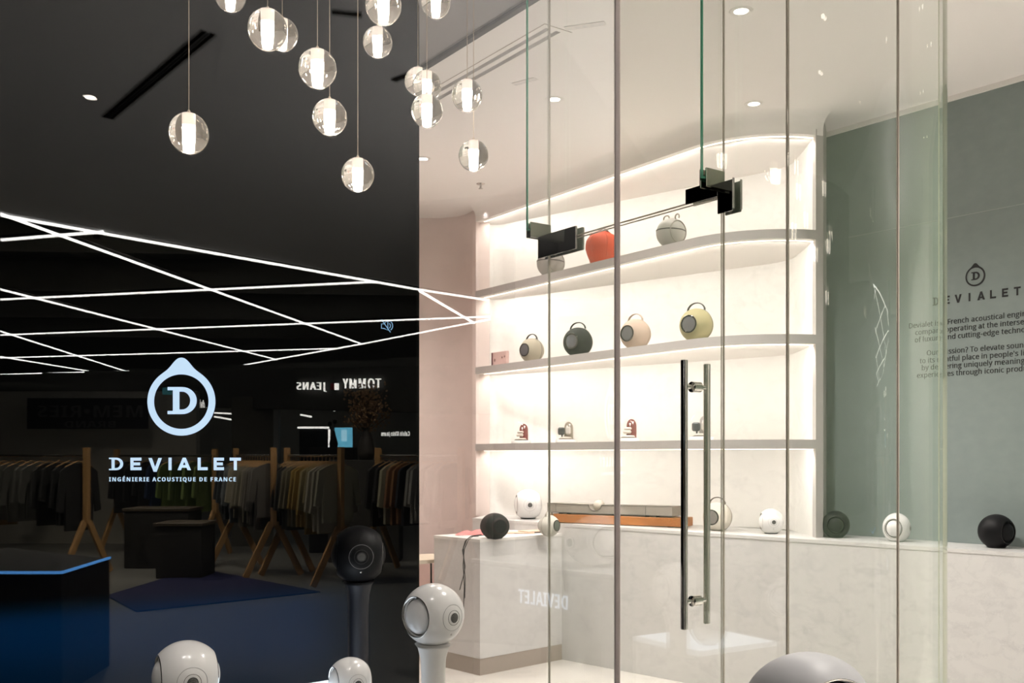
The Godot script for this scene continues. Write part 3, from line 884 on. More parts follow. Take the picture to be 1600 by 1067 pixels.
# ---------- speakers ----------
# egg-shaped speaker: side bass domes on axis ax, a tweeter towards fr; centre c, radius r
func speaker_egg(label: String, c: Vector3, r: float, fr: Vector3, black := false, stand := 0, group := "", tall := 1.0, long := 1.0, skin_m: StandardMaterial3D = null) -> Node3D:
	fr = fr.normalized()
	var ax := fr.cross(Vector3.UP).normalized()
	var low := -r * 0.93 * tall
	var o := thing("egg_speaker", label, "speaker", c + Vector3(0, low, 0), 0.0, group)
	var shift := Vector3(0, -low, 0)
	var skin: StandardMaterial3D = M.white_gloss
	if black:
		skin = mat(0.006, 0.006, 0.007, 0.5, 0.0, 0.3)
	if skin_m:
		skin = skin_m
	var sq := Basis(ax, Vector3.UP * tall, ax.cross(Vector3.UP) * long)
	var al := 0.72
	var prof := PackedVector2Array()
	var n := 30
	for k in n + 1:
		var a := lerpf(-PI / 2 + al, PI / 2 - al, float(k) / n)
		prof.append(Vector2(cos(a) * r, sin(a) * r))
	var lean := Transform3D(sq, shift) * to_axis_local()
	var rim := sin(al) * r
	var zz := cos(al) * r
	var full := PackedVector2Array([Vector2(rim * 0.9, -zz * 0.86), Vector2(rim, -zz)])
	full.append_array(prof)
	full.append_array(PackedVector2Array([Vector2(rim, zz), Vector2(rim * 0.9, zz * 0.86)]))
	part("body", MB.new().lathe(full, 56, lean), skin, o)
	for s in [-1.0, 1.0]:
		var fl := lean * Transform3D(Basis(Vector3.RIGHT, Vector3.UP * s, Vector3.BACK * s), Vector3.ZERO)
		part("bass_ring", MB.new().lathe(PackedVector2Array([Vector2(rim * 0.93, zz * 0.98), Vector2(rim * 0.97, zz * 1.03), Vector2(rim * 1.0, zz * 1.0)]), 48, fl), M.gloss_black if black else M.chrome, o)
		part("bass_recess", MB.new().lathe(PackedVector2Array([Vector2(0, zz * 0.66), Vector2(rim * 0.95, zz * 0.66), Vector2(rim * 0.95, zz * 1.0)]), 40, fl), M.gloss_black, o)
		var dome := PackedVector2Array()
		for k in 13:
			var b := PI / 2 * k / 12.0
			dome.append(Vector2(cos(b) * rim * 0.85, zz * 0.78 + sin(b) * rim * 0.52))
		part("bass_dome", MB.new().lathe(dome, 40, fl), skin if not black else mat(0.008, 0.008, 0.009, 0.45, 0.0, 0.3), o)
	var ft := Transform3D(sq, shift) * to_axis(Vector3(0, 0, -1))
	var grill := MB.new()
	var cup := PackedVector2Array()
	for k in 5:
		var b := 0.155 * (1.0 - k / 4.0)
		cup.append(Vector2(sin(b) * r * 1.012, cos(b) * r * 1.012))
	var dark := mat(0.03, 0.03, 0.03, 0.6)
	part("tweeter_grille", grill.lathe(cup, 24, ft), dark, o)
	var petals := MB.new()
	for q in [[1, 0.0], [6, 0.055], [12, 0.105]]:
		for k in int(q[0]):
			var a: float = TAU * k / q[0]
			var e: float = q[1]
			var dirp := Vector3(sin(e) * cos(a), cos(e), sin(e) * sin(a))
			petals.lathe(PackedVector2Array([Vector2(0.016 * r, 0.0), Vector2(0.010 * r, 0.012 * r), Vector2(0, 0.014 * r)]), 6, ft * to_axis(dirp, dirp * r * 1.008))
	part("grille_petals", petals, M.steel, o)
	for e in [0.235, 0.42]:
		part("groove", MB.new().tube(xf_ring(ft, r, e), r * 0.007, 5, true), dark if e < 0.3 else mat(0.3, 0.3, 0.3, 0.6), o)
	var dirb := Vector3(0, cos(0.56), sin(0.56))
	part("badge", MB.new().lathe(PackedVector2Array([Vector2(0.035 * r, 0), Vector2(0.03 * r, 0.012 * r), Vector2(0, 0.014 * r)]), 12, ft * to_axis(Vector3(0, cos(0.56), -sin(0.56)), Vector3(0, cos(0.56), -sin(0.56)) * r)), M.steel, o)
	if stand == 0:
		part("foot", MB.new().lathe(PackedVector2Array([Vector2(0, 0.0), Vector2(r * 0.46, 0.0), Vector2(r * 0.50, r * 0.03), Vector2(r * 0.52, r * 0.10)]), 32), dark, o)
	return o

func to_axis_local() -> Transform3D:                     # y axis of a lathe onto the first axis
	return Transform3D(Basis(Vector3(0, 1, 0), Vector3(1, 0, 0), Vector3(0, 0, -1)), Vector3.ZERO)

func xf_ring(t: Transform3D, r: float, e: float) -> PackedVector3Array:
	var out := PackedVector3Array()
	for k in 40:
		var a := TAU * k / 40
		out.append(t * (Vector3(sin(e) * cos(a), cos(e), sin(e) * sin(a)) * r * 1.001))
	return out

# small round speaker with a carrying loop: base point b, radius r, flat grille towards fr
func speaker_orb(label: String, b: Vector3, r: float, fr: Vector3, col: Material, group := "", loop_m: Material = null, gr: Material = null) -> Node3D:
	fr = fr.normalized()
	var o := thing("portable_speaker", label, "speaker", b, 0.0, group)
	var c := Vector3(0, r * 0.93, 0)
	var ft := to_axis(fr, c)
	var prof := PackedVector2Array()
	for k in 31:
		var a := lerpf(-1.02, 1.02, k / 30.0)
		prof.append(Vector2(cos(a) * r, sin(a) * r))
	part("body", MB.new().lathe(prof, 48, ft), col, o)
	for s in [1.0, -1.0]:
		var f2 := ft * Transform3D(Basis(Vector3.RIGHT, Vector3.UP * s, Vector3.BACK * s), Vector3.ZERO)
		part("grille_ring", MB.new().lathe(PackedVector2Array([Vector2(0.53 * r, 0.852 * r), Vector2(0.535 * r, 0.90 * r), Vector2(0.49 * r, 0.915 * r), Vector2(0.44 * r, 0.88 * r)]), 40, f2), M.mirror_dark, o)
		part("grille", MB.new().lathe(PackedVector2Array([Vector2(0, 0.90 * r), Vector2(0.30 * r, 0.895 * r), Vector2(0.46 * r, 0.87 * r)]), 32, f2), gr if gr else mat(0.10, 0.095, 0.10, 0.75), o)
	var lm: Material = loop_m if loop_m else col
	var pts := PackedVector3Array()
	for k in 15:
		var a := lerpf(-0.62, 0.62, k / 14.0)
		var rr := r * (0.99 + 0.34 * pow(cos(a / 0.62 * PI / 2), 0.8))
		pts.append(c + (Vector3.UP * cos(a * 0.75) * rr + fr.cross(Vector3.UP) * sin(a) * rr * 1.0))
	part("carry_loop", MB.new().tube(pts, r * 0.035, 8, false, 3.0, fr), lm, o)
	part("seam", MB.new().tube(ring3(c - fr * r * 0.18, fr, r * 0.986, 56), r * 0.018, 6, true), lm if loop_m else mat(0.16, 0.14, 0.12, 0.6), o)
	part("foot", MB.new().lathe(PackedVector2Array([Vector2(0, 0), Vector2(r * 0.42, 0), Vector2(r * 0.48, r * 0.09)]), 28), lm, o)
	return o

func shelf_pt(x: float, top: float, back := 0.12) -> Vector3:    # a point on a shelf, set back from its front edge, in pixel column x
	var t := (x - 800.0) / F
	var d := (4.583 + back) / (FN.x * t + FN.y)
	return at(t * d, d, top)

func shelf_goods() -> void:
	var face := Vector3(-0.72, 0.0, 0.70)
	var dk := mat(0.022, 0.026, 0.022, 0.7)
	var sp := [
		[831, 0.097, mat(0.40, 0.36, 0.28, 0.8), mat(0.05, 0.05, 0.05, 0.5), "cream portable speaker with a dark loop, left of the black one", 0.0],
		[903, 0.110, mat(0.011, 0.014, 0.012, 0.8), null, "black portable speaker on the second shelf", 0.2],
		[993, 0.106, mat(0.43, 0.33, 0.265, 0.8), mat(0.42, 0.34, 0.28, 0.6), "pale beige portable speaker with a matching loop on the second shelf", 0.0],
		[1088, 0.108, mat(0.32, 0.285, 0.15, 0.8), mat(0.06, 0.06, 0.05, 0.5), "yellow olive portable speaker at the right of the second shelf", 0.08],
	]
	for k in 4:
		var q: Array = sp[k]
		var y: float = q[5]
		speaker_orb(q[4], shelf_pt(q[0], 0.738, 0.10), q[1], face.rotated(Vector3.UP, y), q[2], "portable speakers on the second shelf", q[3])
	# pink card box
	var cp := shelf_pt(782, 0.738, 0.06)
	var card := thing("gift_box", "pink card box with small product pictures at the left of the second shelf", "box", cp)
	var bs := basis_of(v3(-FU))
	part("carton", MB.new().box(Vector3(0, 0.055, 0), Vector3(0.20, 0.11, 0.03), 0.002, bs), mat(0.66, 0.46, 0.43, 0.6), card)
	part("dark_spine", MB.new().box(bs * Vector3(-0.097, 0.055, 0.001), Vector3(0.020, 0.109, 0.033), 0.001, bs), mat(0.13, 0.04, 0.05, 0.6), card)
	for dx in [[-0.06, 0.045, 0.013], [0.045, 0.06, 0.010], [0.08, 0.066, 0.010]]:
		part("printed_picture", MB.new().lathe(PackedVector2Array([Vector2(0, 0.0), Vector2(dx[2], 0.0)]), 14, Transform3D(bs, bs * Vector3(dx[0], dx[1], 0.0158)) * to_axis(Vector3(0, 0, 1))), mat(0.28, 0.17, 0.16, 0.6), card)
	# top shelf: two round cases and an orange pouch
	round_case("small silver grey round case with a dark band, below the left patch fitting", shelf_pt(860, 1.375, 0.10), 0.105, 1)
	round_case("silver grey round case with a dark band and two loops, right on the top shelf", shelf_pt(1048, 1.375, 0.08), 0.096, 2)
	var pb := shelf_pt(941, 1.375, 0.13)
	var pouch := thing("speaker_pouch", "bright orange quilted pouch with a dark strap on the top shelf", "pouch", pb)
	var prof := PackedVector2Array()
	var r := 0.122
	for k in [[0, 0.0], [0.60, 0.0], [0.66, 0.08], [0.76, 0.34], [0.90, 0.68], [0.99, 1.0], [1.0, 1.22], [0.94, 1.48], [0.82, 1.66], [0.66, 1.78], [0.50, 1.86], [0.44, 1.95], [0.42, 1.98], [0.0, 1.97]]:
		prof.append(Vector2(k[0] * r, k[1] * r))
	var og := textured(mat(0.82, 0.07, 0.004, 0.65), M.weave, 6.0, false)
	part("body", MB.new().lathe(prof, 48), og, pouch)
	for k in 6:
		var a := TAU * k / 6.0 + 0.3
		var seam := PackedVector3Array()
		for j in range(1, 12):
			seam.append(Vector3(cos(a) * prof[j].x * 1.002, prof[j].y, sin(a) * prof[j].x * 1.002))
		part("seam", MB.new().tube(seam, 0.003, 6), mat(0.55, 0.06, 0.01, 0.7), pouch)
	part("ear_tab", MB.new().box(Vector3(-0.075, 1.80 * r, 0.0), Vector3(0.03, 0.035, 0.03), 0.01), og, pouch)
	var strap := PackedVector3Array()
	for k in 11:
		var a := lerpf(-1.15, 1.15, k / 10.0)
		strap.append(Vector3(0, 1.92 * r, 0) + v3(-FU) * sin(a) * 0.062 + Vector3.UP * (cos(a) * 0.045 - 0.014))
	part("strap", MB.new().tube(strap, 0.004, 8, false, 3.0, v3(FN)), mat(0.09, 0.05, 0.03, 0.5), pouch)
	# tiny wall letters at the back of the top bay
	var mini := thing("wall_mark", "tiny grey printed mark on the back panel of the top bay", "print")
	var t := (1103.0 - 800.0) / F
	var dd := 5.352 / (FN.x * t + FN.y)
	letters(mini, "mark", "DEVIALET", at(t * dd, dd, (712.0 - 350.0) / F * dd), v3(-FU), 0.075, 0.012, mat(0.5, 0.48, 0.46, 0.7), 600, true)
	emblem(mini, at(t * dd, dd, (712.0 - 340.0) / F * dd), v3(-FU), 0.018, 0.004, mat(0.55, 0.53, 0.5, 0.7), 0.002)
	# glass cloches with earbuds on the third shelf
	var cl := [
		[814, "glass cloche with a maroon arch at the left of the third shelf", mat(0.22, 0.055, 0.045, 0.6), mat(0.62, 0.56, 0.50, 0.4), 0],
		[884, "glass cloche with a taupe arch and a dark grey earbud case", mat(0.34, 0.29, 0.23, 0.6), mat(0.06, 0.065, 0.065, 0.4), 1],
		[982, "glass cloche with a maroon arch beside the brown glass edge", mat(0.22, 0.055, 0.045, 0.6), mat(0.62, 0.56, 0.50, 0.4), 0],
		[1096, "glass cloche with a grey arch behind the door handle", mat(0.42, 0.40, 0.38, 0.6), mat(0.06, 0.065, 0.07, 0.4), 1],
	]
	for q in cl:
		cloche(q[1], shelf_pt(q[0], 0.098, 0.11), q[2], q[3], q[4])

func round_case(label: String, b: Vector3, r: float, loops: int) -> void:
	var o := thing("round_case", label, "case", b)
	var c := Vector3(0, r * 0.96, 0)
	var sk := mat(0.36, 0.35, 0.32, 0.4)
	part("body", MB.new().lathe(ball(r, -1.3, PI / 2, 28), 44, Transform3D(Basis(), c)), sk, o)
	part("band", MB.new().lathe(PackedVector2Array([Vector2(0.985 * r, -0.045 * r), Vector2(1.012 * r, -0.035 * r), Vector2(1.012 * r, 0.035 * r), Vector2(0.985 * r, 0.045 * r)]), 44, Transform3D(Basis(Vector3.FORWARD, 0.05), c + Vector3(0, 0.12 * r, 0))), mat(0.06, 0.055, 0.05, 0.5), o)
	var sx := v3(-FU)
	part("side_strap", MB.new().tube(ring3(c + sx * r * 0.72, sx, r * 0.74, 36), 0.004, 8, true), mat(0.30, 0.28, 0.25, 0.4), o)
	for k in loops:
		var base: Vector3 = c + Vector3.UP * r * [0.82, 0.90][k] + sx * r * [0.62, -0.42][k]
		var pts := PackedVector3Array()
		for j in 13:
			var a := lerpf(-2.2, 2.2, j / 12.0)
			pts.append(base + Vector3.UP * (0.018 + cos(a) * 0.018) + sx * sin(a) * [0.018, 0.026][k])
		part("loop", MB.new().tube(pts, 0.005, 8), mat(0.40, 0.37, 0.31, 0.4), o)
	part("foot", MB.new().lathe(PackedVector2Array([Vector2(0, 0), Vector2(r * 0.4, 0), Vector2(r * 0.42, r * 0.06)]), 24), sk, o)

func cloche(label: String, b: Vector3, arch_m: Material, case_m: Material, kind: int) -> void:
	var o := thing("glass_cloche", label, "display dome", b, 0.0, "glass cloches on the third shelf")
	part("base", MB.new().lathe(PackedVector2Array([Vector2(0, 0), Vector2(0.072, 0), Vector2(0.078, 0.004), Vector2(0.078, 0.020), Vector2(0.074, 0.024), Vector2(0, 0.024)]), 40), M.white_gloss, o)
	var dome := PackedVector2Array([Vector2(0.070, 0.024), Vector2(0.070, 0.11)])
	for k in 13:
		var a := PI / 2 * k / 12.0
		dome.append(Vector2(cos(a) * 0.070, 0.115 + sin(a) * 0.070))
	part("dome", MB.new().lathe(dome, 40), M.dome, o)
	var r := v3(Vector2(0.9, -0.35).normalized())
	var n := r.cross(Vector3.UP)
	var arch := PackedVector2Array([Vector2(0.034, 0.024), Vector2(0.034, 0.11)])
	for k in range(1, 16):
		var a := PI * k / 16.0
		arch.append(Vector2(cos(a) * 0.034, 0.11 + sin(a) * 0.048))
	arch.append_array(PackedVector2Array([Vector2(-0.034, 0.11), Vector2(-0.034, 0.024)]))
	part("arch_panel", MB.new().prism(arch, r * 0.018 - n * 0.022, r, Vector3.UP, n, 0.012), arch_m, o)
	part("plinth", MB.new().lathe(PackedVector2Array([Vector2(0, 0.024), Vector2(0.058, 0.024), Vector2(0.036, 0.044), Vector2(0, 0.046)]), 32), mat(0.60, 0.54, 0.47, 0.5), o)
	var bs := basis_of(r)
	if kind == 0:
		part("earbud_case", MB.new().box(r * -0.008 + n * 0.006 + Vector3(0, 0.068, 0), Vector3(0.058, 0.024, 0.026), 0.008, bs), case_m, o)
		part("case_lid", MB.new().box(r * -0.004 + n * 0.004 + Vector3(0, 0.091, 0), Vector3(0.056, 0.020, 0.024), 0.008, bs), case_m, o)
	else:
		part("earbud_case", MB.new().box(r * -0.034 + n * 0.006 + Vector3(0, 0.088, 0), Vector3(0.052, 0.058, 0.026), 0.010, bs), case_m, o)
		part("case_lid", MB.new().box(r * 0.020 + n * 0.004 + Vector3(0, 0.092, 0), Vector3(0.040, 0.058, 0.024), 0.010, bs), mat(0.62, 0.58, 0.53, 0.4), o)
		part("earbud_stand", MB.new().tube(PackedVector3Array([r * -0.03 + Vector3(0, 0.04, 0), r * -0.03 + Vector3(0, 0.062, 0)]), 0.006, 8), case_m, o)
	for s in [-0.008, 0.012]:
		part("earbud", MB.new().lathe(ball(0.0075, -PI / 2, PI / 2, 8), 12, Transform3D(Basis(), r * (0.02 + s) + n * 0.004 + Vector3(0, 0.128 + s * 0.6, 0))), M.white_gloss, o)
		part("earbud_stem", MB.new().tube(PackedVector3Array([r * (0.02 + s) + n * 0.006 + Vector3(0, 0.126 + s * 0.6, 0), r * (0.022 + s) + n * 0.006 + Vector3(0, 0.112 + s * 0.6, 0)]), 0.0025, 6), M.white_gloss, o)

func on_counter(x: float, y: float, h := -0.5) -> Vector3:
	return px(x, y, -h * F / (y - 712.0))

func counter_goods() -> void:
	var view := Vector3(0, 0, 1)
	# egg speakers on the counter
	var c1 := on_counter(825, 810.5)
	speaker_egg("large white egg speaker on the counter behind the black one", c1 + Vector3(0, 0.115, 0), 0.121, Vector3(0.12, 0.02, 1.0))
	var c2 := on_counter(1205, 833.5)
	speaker_egg("small white egg speaker with a round grille, on the counter below the curved shelf end", c2 + Vector3(0, 0.078, 0), 0.084, Vector3(-0.05, 0.05, 1))
	var c3 := px(1306, 838.5, 6.09)
	c3.y = EYE - 0.5
	speaker_egg("black egg speaker on the counter at the left end of the grey wall", c3 + Vector3(0, 0.078, 0), 0.082, Vector3(-0.9, 0, -0.3), true, 0, "", 1.04)
	var c4 := px(1401, 844.5, 5.83)
	c4.y = EYE - 0.5
	speaker_egg("white egg speaker on the counter behind the curved glass joint", c4 + Vector3(0, 0.077, 0), 0.079, Vector3(0.75, 0.1, 0.6), false, 0, "", 1.12)
	var c5 := px(1557, 853, 5.42)
	c5.y = EYE - 0.5
	speaker_egg("black egg speaker on the counter below the wall lettering", c5 + Vector3(0, 0.088, 0), 0.094, Vector3(0.9, 0, -0.5), true, 0, "", 1.0)
	# portable speakers on counter and table
	speaker_orb("white portable speaker with a grey grille on the counter, right of the door handle", on_counter(1121, 828.5), 0.098, Vector3(-0.62, 0, 0.78), mat(0.72, 0.67, 0.59, 0.8), "", mat(0.12, 0.09, 0.07, 0.5), mat(0.20, 0.18, 0.17, 0.7))
	speaker_orb("white portable speaker on the table right of the black one", on_counter(858, 837.0, -0.571), 0.077, Vector3(0.80, 0.05, 0.6), mat(0.60, 0.58, 0.52, 0.8), "", mat(0.30, 0.27, 0.22, 0.5), mat(0.10, 0.12, 0.10, 0.7))
	var tb := on_counter(773, 841.2, -0.571)
	var bsp := thing("black_speaker", "round black speaker with a flat oval front on the white table", "speaker", tb)
	var dk := textured(mat(0.016, 0.020, 0.016, 0.85), M.weave, 10.0, false)
	var fr := Vector3(0.45, 0.06, 0.9).normalized()
	var R := 0.092
	var bt := Transform3D(Basis.from_scale(Vector3(1.10, 1.0, 1.0)), Vector3(0, R * 0.92, 0))
	var pr := PackedVector2Array()
	for k in 25:
		var a := lerpf(-1.05, 1.05, k / 24.0)
		pr.append(Vector2(cos(a) * R, sin(a) * R))
	part("body", MB.new().lathe(pr, 44, bt * to_axis(fr)), mat(0.03, 0.02, 0.018, 0.7), bsp)
	part("grille", MB.new().lathe(PackedVector2Array([Vector2(0, 0.86 * R), Vector2(0.42 * R, 0.86 * R), Vector2(0.52 * R, 0.84 * R), Vector2(0.70 * R, 0.74 * R), Vector2(0.90 * R, 0.46 * R)]), 44, bt * to_axis(fr)), dk, bsp)
	part("foot", MB.new().lathe(PackedVector2Array([Vector2(0, 0), Vector2(R * 0.5, 0), Vector2(R * 0.6, R * 0.16)]), 28, Transform3D(Basis.from_scale(Vector3(1.1, 1, 1)), Vector3())), M.black, bsp)
	# webcam
	var wc := thing("conference_camera", "small black and white camera on the counter behind the table", "camera", on_counter(789, 802.5))
	part("base", MB.new().box(Vector3(0, 0.009, 0), Vector3(0.075, 0.018, 0.07), 0.004), M.black, wc)
	part("arm", MB.new().box(Vector3(-0.034, 0.045, 0), Vector3(0.014, 0.07, 0.03), 0.004), M.black, wc)
	part("head", MB.new().lathe(ball(0.034, -PI / 2, PI / 2, 16), 24, Transform3D(Basis(), Vector3(0.006, 0.055, 0))), M.white_matt, wc)
	part("lens_ring", MB.new().lathe(PackedVector2Array([Vector2(0, 0.034), Vector2(0.020, 0.034), Vector2(0.024, 0.026)]), 20, Transform3D(Basis(), Vector3(0.006, 0.055, 0)) * to_axis(Vector3(0.2, 0.1, 1))), M.gloss_black, wc)
	part("antenna", MB.new().tube(PackedVector3Array([Vector3(-0.05, 0.01, 0), Vector3(-0.085, 0.11, 0)]), 0.002, 6), M.white_matt, wc)
	# soundbar on a wooden box
	var l0 := px(855, 786.5, 7.46)
	var dir := Vector3(0.852, 0, 0.524).normalized()
	var nb := dir.cross(Vector3.UP)                       # towards the viewer
	var o0 := Vector3(l0.x, EYE - 0.5, l0.z)
	var wb := thing("wooden_riser", "orange brown wooden riser box under the soundbar", "riser", o0)
	var bs := basis_of(dir)
	part("board", MB.new().box(dir * 0.555 + nb * -0.09 + Vector3(0, 0.036, 0), Vector3(1.05, 0.062, 0.20), 0.003, bs), M.wood, wb)
	for k in [0.12, 0.98]:
		part("foot", MB.new().box(dir * k + nb * -0.09 + Vector3(0, 0.0025, 0), Vector3(0.04, 0.005, 0.16), 0.001, bs), M.black, wb)
	var sb := thing("soundbar", "long taupe fabric soundbar with a small round ball in its top edge", "soundbar", o0 + Vector3(0, 0.067, 0))
	var fab := textured(mat(0.40, 0.355, 0.31, 0.9), M.weave, 12.0, false)
	var h0 := 0.012
	var h1 := 0.078
	var outline := PackedVector2Array([Vector2(0.0, h0), Vector2(1.0, h0), Vector2(1.0, h1)])
	for k in 15:
		var a := PI * k / 14.0
		outline.append(Vector2(0.40 + cos(a) * 0.052, h1 - 0.003 - sin(a) * 0.044))
	outline.append(Vector2(0.0, h1))
	part("body", MB.new().prism(outline, nb * -0.165, dir, Vector3.UP, nb, 0.165), fab, sb)
	var trim := MB.new()
	var top := PackedVector3Array()
	for k in range(2, outline.size()):
		top.append(dir * outline[k].x + Vector3.UP * outline[k].y + nb * 0.001)
	part("top_piping", MB.new().tube(top, 0.0025, 6), mat(0.08, 0.07, 0.06, 0.5), sb)
	part("bottom_piping", MB.new().box(dir * 0.5 + Vector3(0, h0 - 0.001, 0) + nb * -0.08, Vector3(1.002, 0.006, 0.167), 0.002, bs), mat(0.06, 0.05, 0.045, 0.5), sb)
	for k in [0.075, 0.80]:
		part("seam", MB.new().box(dir * k + Vector3(0, 0.045, 0) + nb * 0.001, Vector3(0.003, 0.066, 0.002), 0.0, bs), mat(0.10, 0.09, 0.08, 0.7), sb)
	part("ball", MB.new().lathe(ball(0.043, -PI / 2, PI / 2, 18), 30, Transform3D(Basis(), dir * 0.405 + Vector3(0, h1 - 0.010, 0) + nb * -0.06)), mat(0.55, 0.49, 0.42, 0.4), sb)
	for k in [0.1, 0.17, 0.80, 0.88]:
		part("foot", MB.new().box(dir * k + Vector3(0, 0.006, 0) + nb * -0.03, Vector3(0.022, 0.012, 0.03), 0.002, bs), M.black, sb)
	# pink cloth, papers and cables on the table
	var pk := PackedVector2Array()
	var pc := on_counter(735, 836.0, -0.571)
	var cl := MB.new()
	var nx := 20
	var nz := 8
	var grid := []
	for i in nx + 1:
		var row := []
		for j in nz + 1:
			var u := float(i) / nx
			var w := float(j) / nz
			var edge := minf(minf(u, 1.0 - u) * 6.0, minf(w, 1.0 - w) * 3.0)
			row.append(pc + Vector3(-0.11 + u * 0.23, 0.002 + clampf(edge, 0.0, 1.0) * (0.018 + 0.018 * u + 0.006 * sin(u * 17.0 + w * 5.0)), (-0.05 + w * 0.09) - u * 0.04))
		grid.append(row)
	for i in nx:
		for j in nz:
			var a: Vector3 = grid[i][j]
			var b: Vector3 = grid[i + 1][j]
			var c: Vector3 = grid[i + 1][j + 1]
			var d: Vector3 = grid[i][j + 1]
			var m := (c - a).cross(d - b).normalized()
			if m.y < 0: m = -m
			cl.quad(a, b, c, d, m)
	solo("folded_cloth", cl, mat(0.80, 0.27, 0.26, 0.85), "salmon pink folded cloth at the left of the white table", "cloth")
	for k in 2:
		solo("leaflet", MB.new().box(on_counter([812, 833][k], [833.0, 832.0][k], -0.571) + Vector3(0, 0.005 + k * 0.008, 0), Vector3(0.20, 0.008, 0.12), 0.002, Basis(Vector3.UP, 0.2 + k * 0.5)), mat(0.70, 0.52, 0.40, 0.7), ["pale salmon leaflet on the table behind the black speaker", "upper pale salmon leaflet next to the white portable speaker"][k], "leaflet", "")
	for k in 3:
		var pts := PackedVector3Array()
		var keys: Array = [[[752, 835], [738, 837], [730, 842], [724, 856], [725, 880], [727, 905], [726, 940]], [[748, 838], [735, 838], [727, 845], [722.5, 860], [727, 885], [724, 900], [717, 926]], [[756, 836], [741, 837], [732, 843], [725.5, 858], [723.5, 882], [725.5, 915], [724, 960]]][k]
		for q in 6:
			for s in 5:
				var a: Array = keys[q]
				var b: Array = keys[q + 1]
				var f := s / 5.0
				var ff := f * f * (3 - 2 * f) * 0.4 + f * 0.6
				var yy := lerpf(a[1], b[1], ff)
				var dd := 6.87 if yy < 840 else 6.78
				pts.append(px(lerpf(a[0], b[0], ff), yy, lerpf(6.90, 6.74, clampf((yy - 835.0) / 8.0, 0, 1))))
		solo("hanging_cable", MB.new().tube(pts, 0.0028, 6), M.cable, ["thin black cable hanging straightest over the table's corner", "thin black cable ending highest, hanging over the table's corner", "longest thin black cable hanging over the table's corner"][k], "cable")

# ---------- window display ----------
const SD := 4.5                      # depth of the black display wall

func stand_for(label: String, c: Vector3, r: float, m: Material, rad: float) -> void:
	var low := c.y - r * 0.93
	var o := thing("speaker_stand", label, "stand", Vector3(c.x, 0, c.z))
	part("column", MB.new().lathe(PackedVector2Array([Vector2(rad, 0.02), Vector2(rad, low - 0.12), Vector2(rad * 1.06, low - 0.06), Vector2(rad * 1.30, low - 0.015), Vector2(rad * 1.55, low), Vector2(0, low)]), 36), m, o)
	part("base", MB.new().lathe(PackedVector2Array([Vector2(0, 0), Vector2(0.15, 0), Vector2(0.15, 0.012), Vector2(0.145, 0.018), Vector2(0, 0.02)]), 40), m, o)

func window_display() -> void:
	var ca := px(677, 960, 3.9)
	var ea := speaker_egg("white egg speaker on a column stand, in front of the black screen's right edge", ca, 0.122, Vector3(0.72, 0.0, 0.69), false, 1)
	stand_for("white column stand under the egg speaker at the screen's right edge", ca, 0.122, M.white_matt, 0.047)
	var cb := px(291, 1056, 3.44)
	var eb := speaker_egg("white egg speaker at the bottom, below the screen's large logo", cb, 0.122, Vector3(0.47, 0.0, 0.88), false, 1)
	stand_for("white column stand under the egg speaker below the logo", cb, 0.122, M.white_matt, 0.047)
	var cc := px(547, 1062, 3.8)
	var ec := speaker_egg("small white egg speaker on the glowing white plinth", cc, 0.086, Vector3(0.50, 0.0, 0.86), false, 0)
	var cd := px(560, 866, 4.3)
	var ed := speaker_egg("black egg speaker on a black column in front of the screen", cd, 0.125, Vector3(0.25, 0.0, 0.96), true, 1)
	stand_for("black column stand under the black egg speaker", cd, 0.125, mat(0.010, 0.012, 0.02, 0.5), 0.045)
	var ce := px(1262, 1103, 2.25)
	var ee := speaker_egg("large pale grey egg speaker cut off by the bottom edge, in front of the glass", ce, 0.118, Vector3(0.86, 0.0, -0.42), false, 1, "", 1.02, 1.34, mat(0.42, 0.42, 0.43, 0.5))
	stand_for("pale column stand under the large grey egg speaker", ce, 0.118, M.white_matt, 0.05)
	# glowing plinth
	var ex := Vector2(0.773, 0.634)
	var ey := Vector2(0.634, -0.773)
	var o := Vector2(-1.115, 3.865)
	var top := cc.y - 0.086 * 0.93 - EYE
	var poly := PackedVector2Array([o, o + ex * 0.52, o + ex * 0.52 + ey * 0.5, o + ey * 0.5])
	var pl := thing("light_plinth", "white display plinth with a glowing white top", "plinth")
	part("body", slab(poly, -EYE, top - 0.02), M.white_gloss, pl)
	part("glowing_top_panel", slab(poly, top - 0.02, top), glow(0.86, 0.93, 1.0, 1.15), pl)
	var mid := o + ex * 0.26 + ey * 0.25
	area(p3(mid, top + 0.004), v3(ex), Vector3.UP, 0.5, 0.48, 0.10, Color(0.84, 0.92, 1.0))
	# unseen bay downlights, added to light the speakers
	for q in [[-0.45, 2.75, "in the middle of the bay"], [-1.15, 2.6, "at the left of the bay"], [0.75, 1.2, "at the right of the bay"]]:
		down_at(at(q[0], q[1], CEIL), "added downlight in the dark bay ceiling, " + q[2] + ", above the picture", 0.12 if q[0] > 0.0 else 0.85, 32.0)

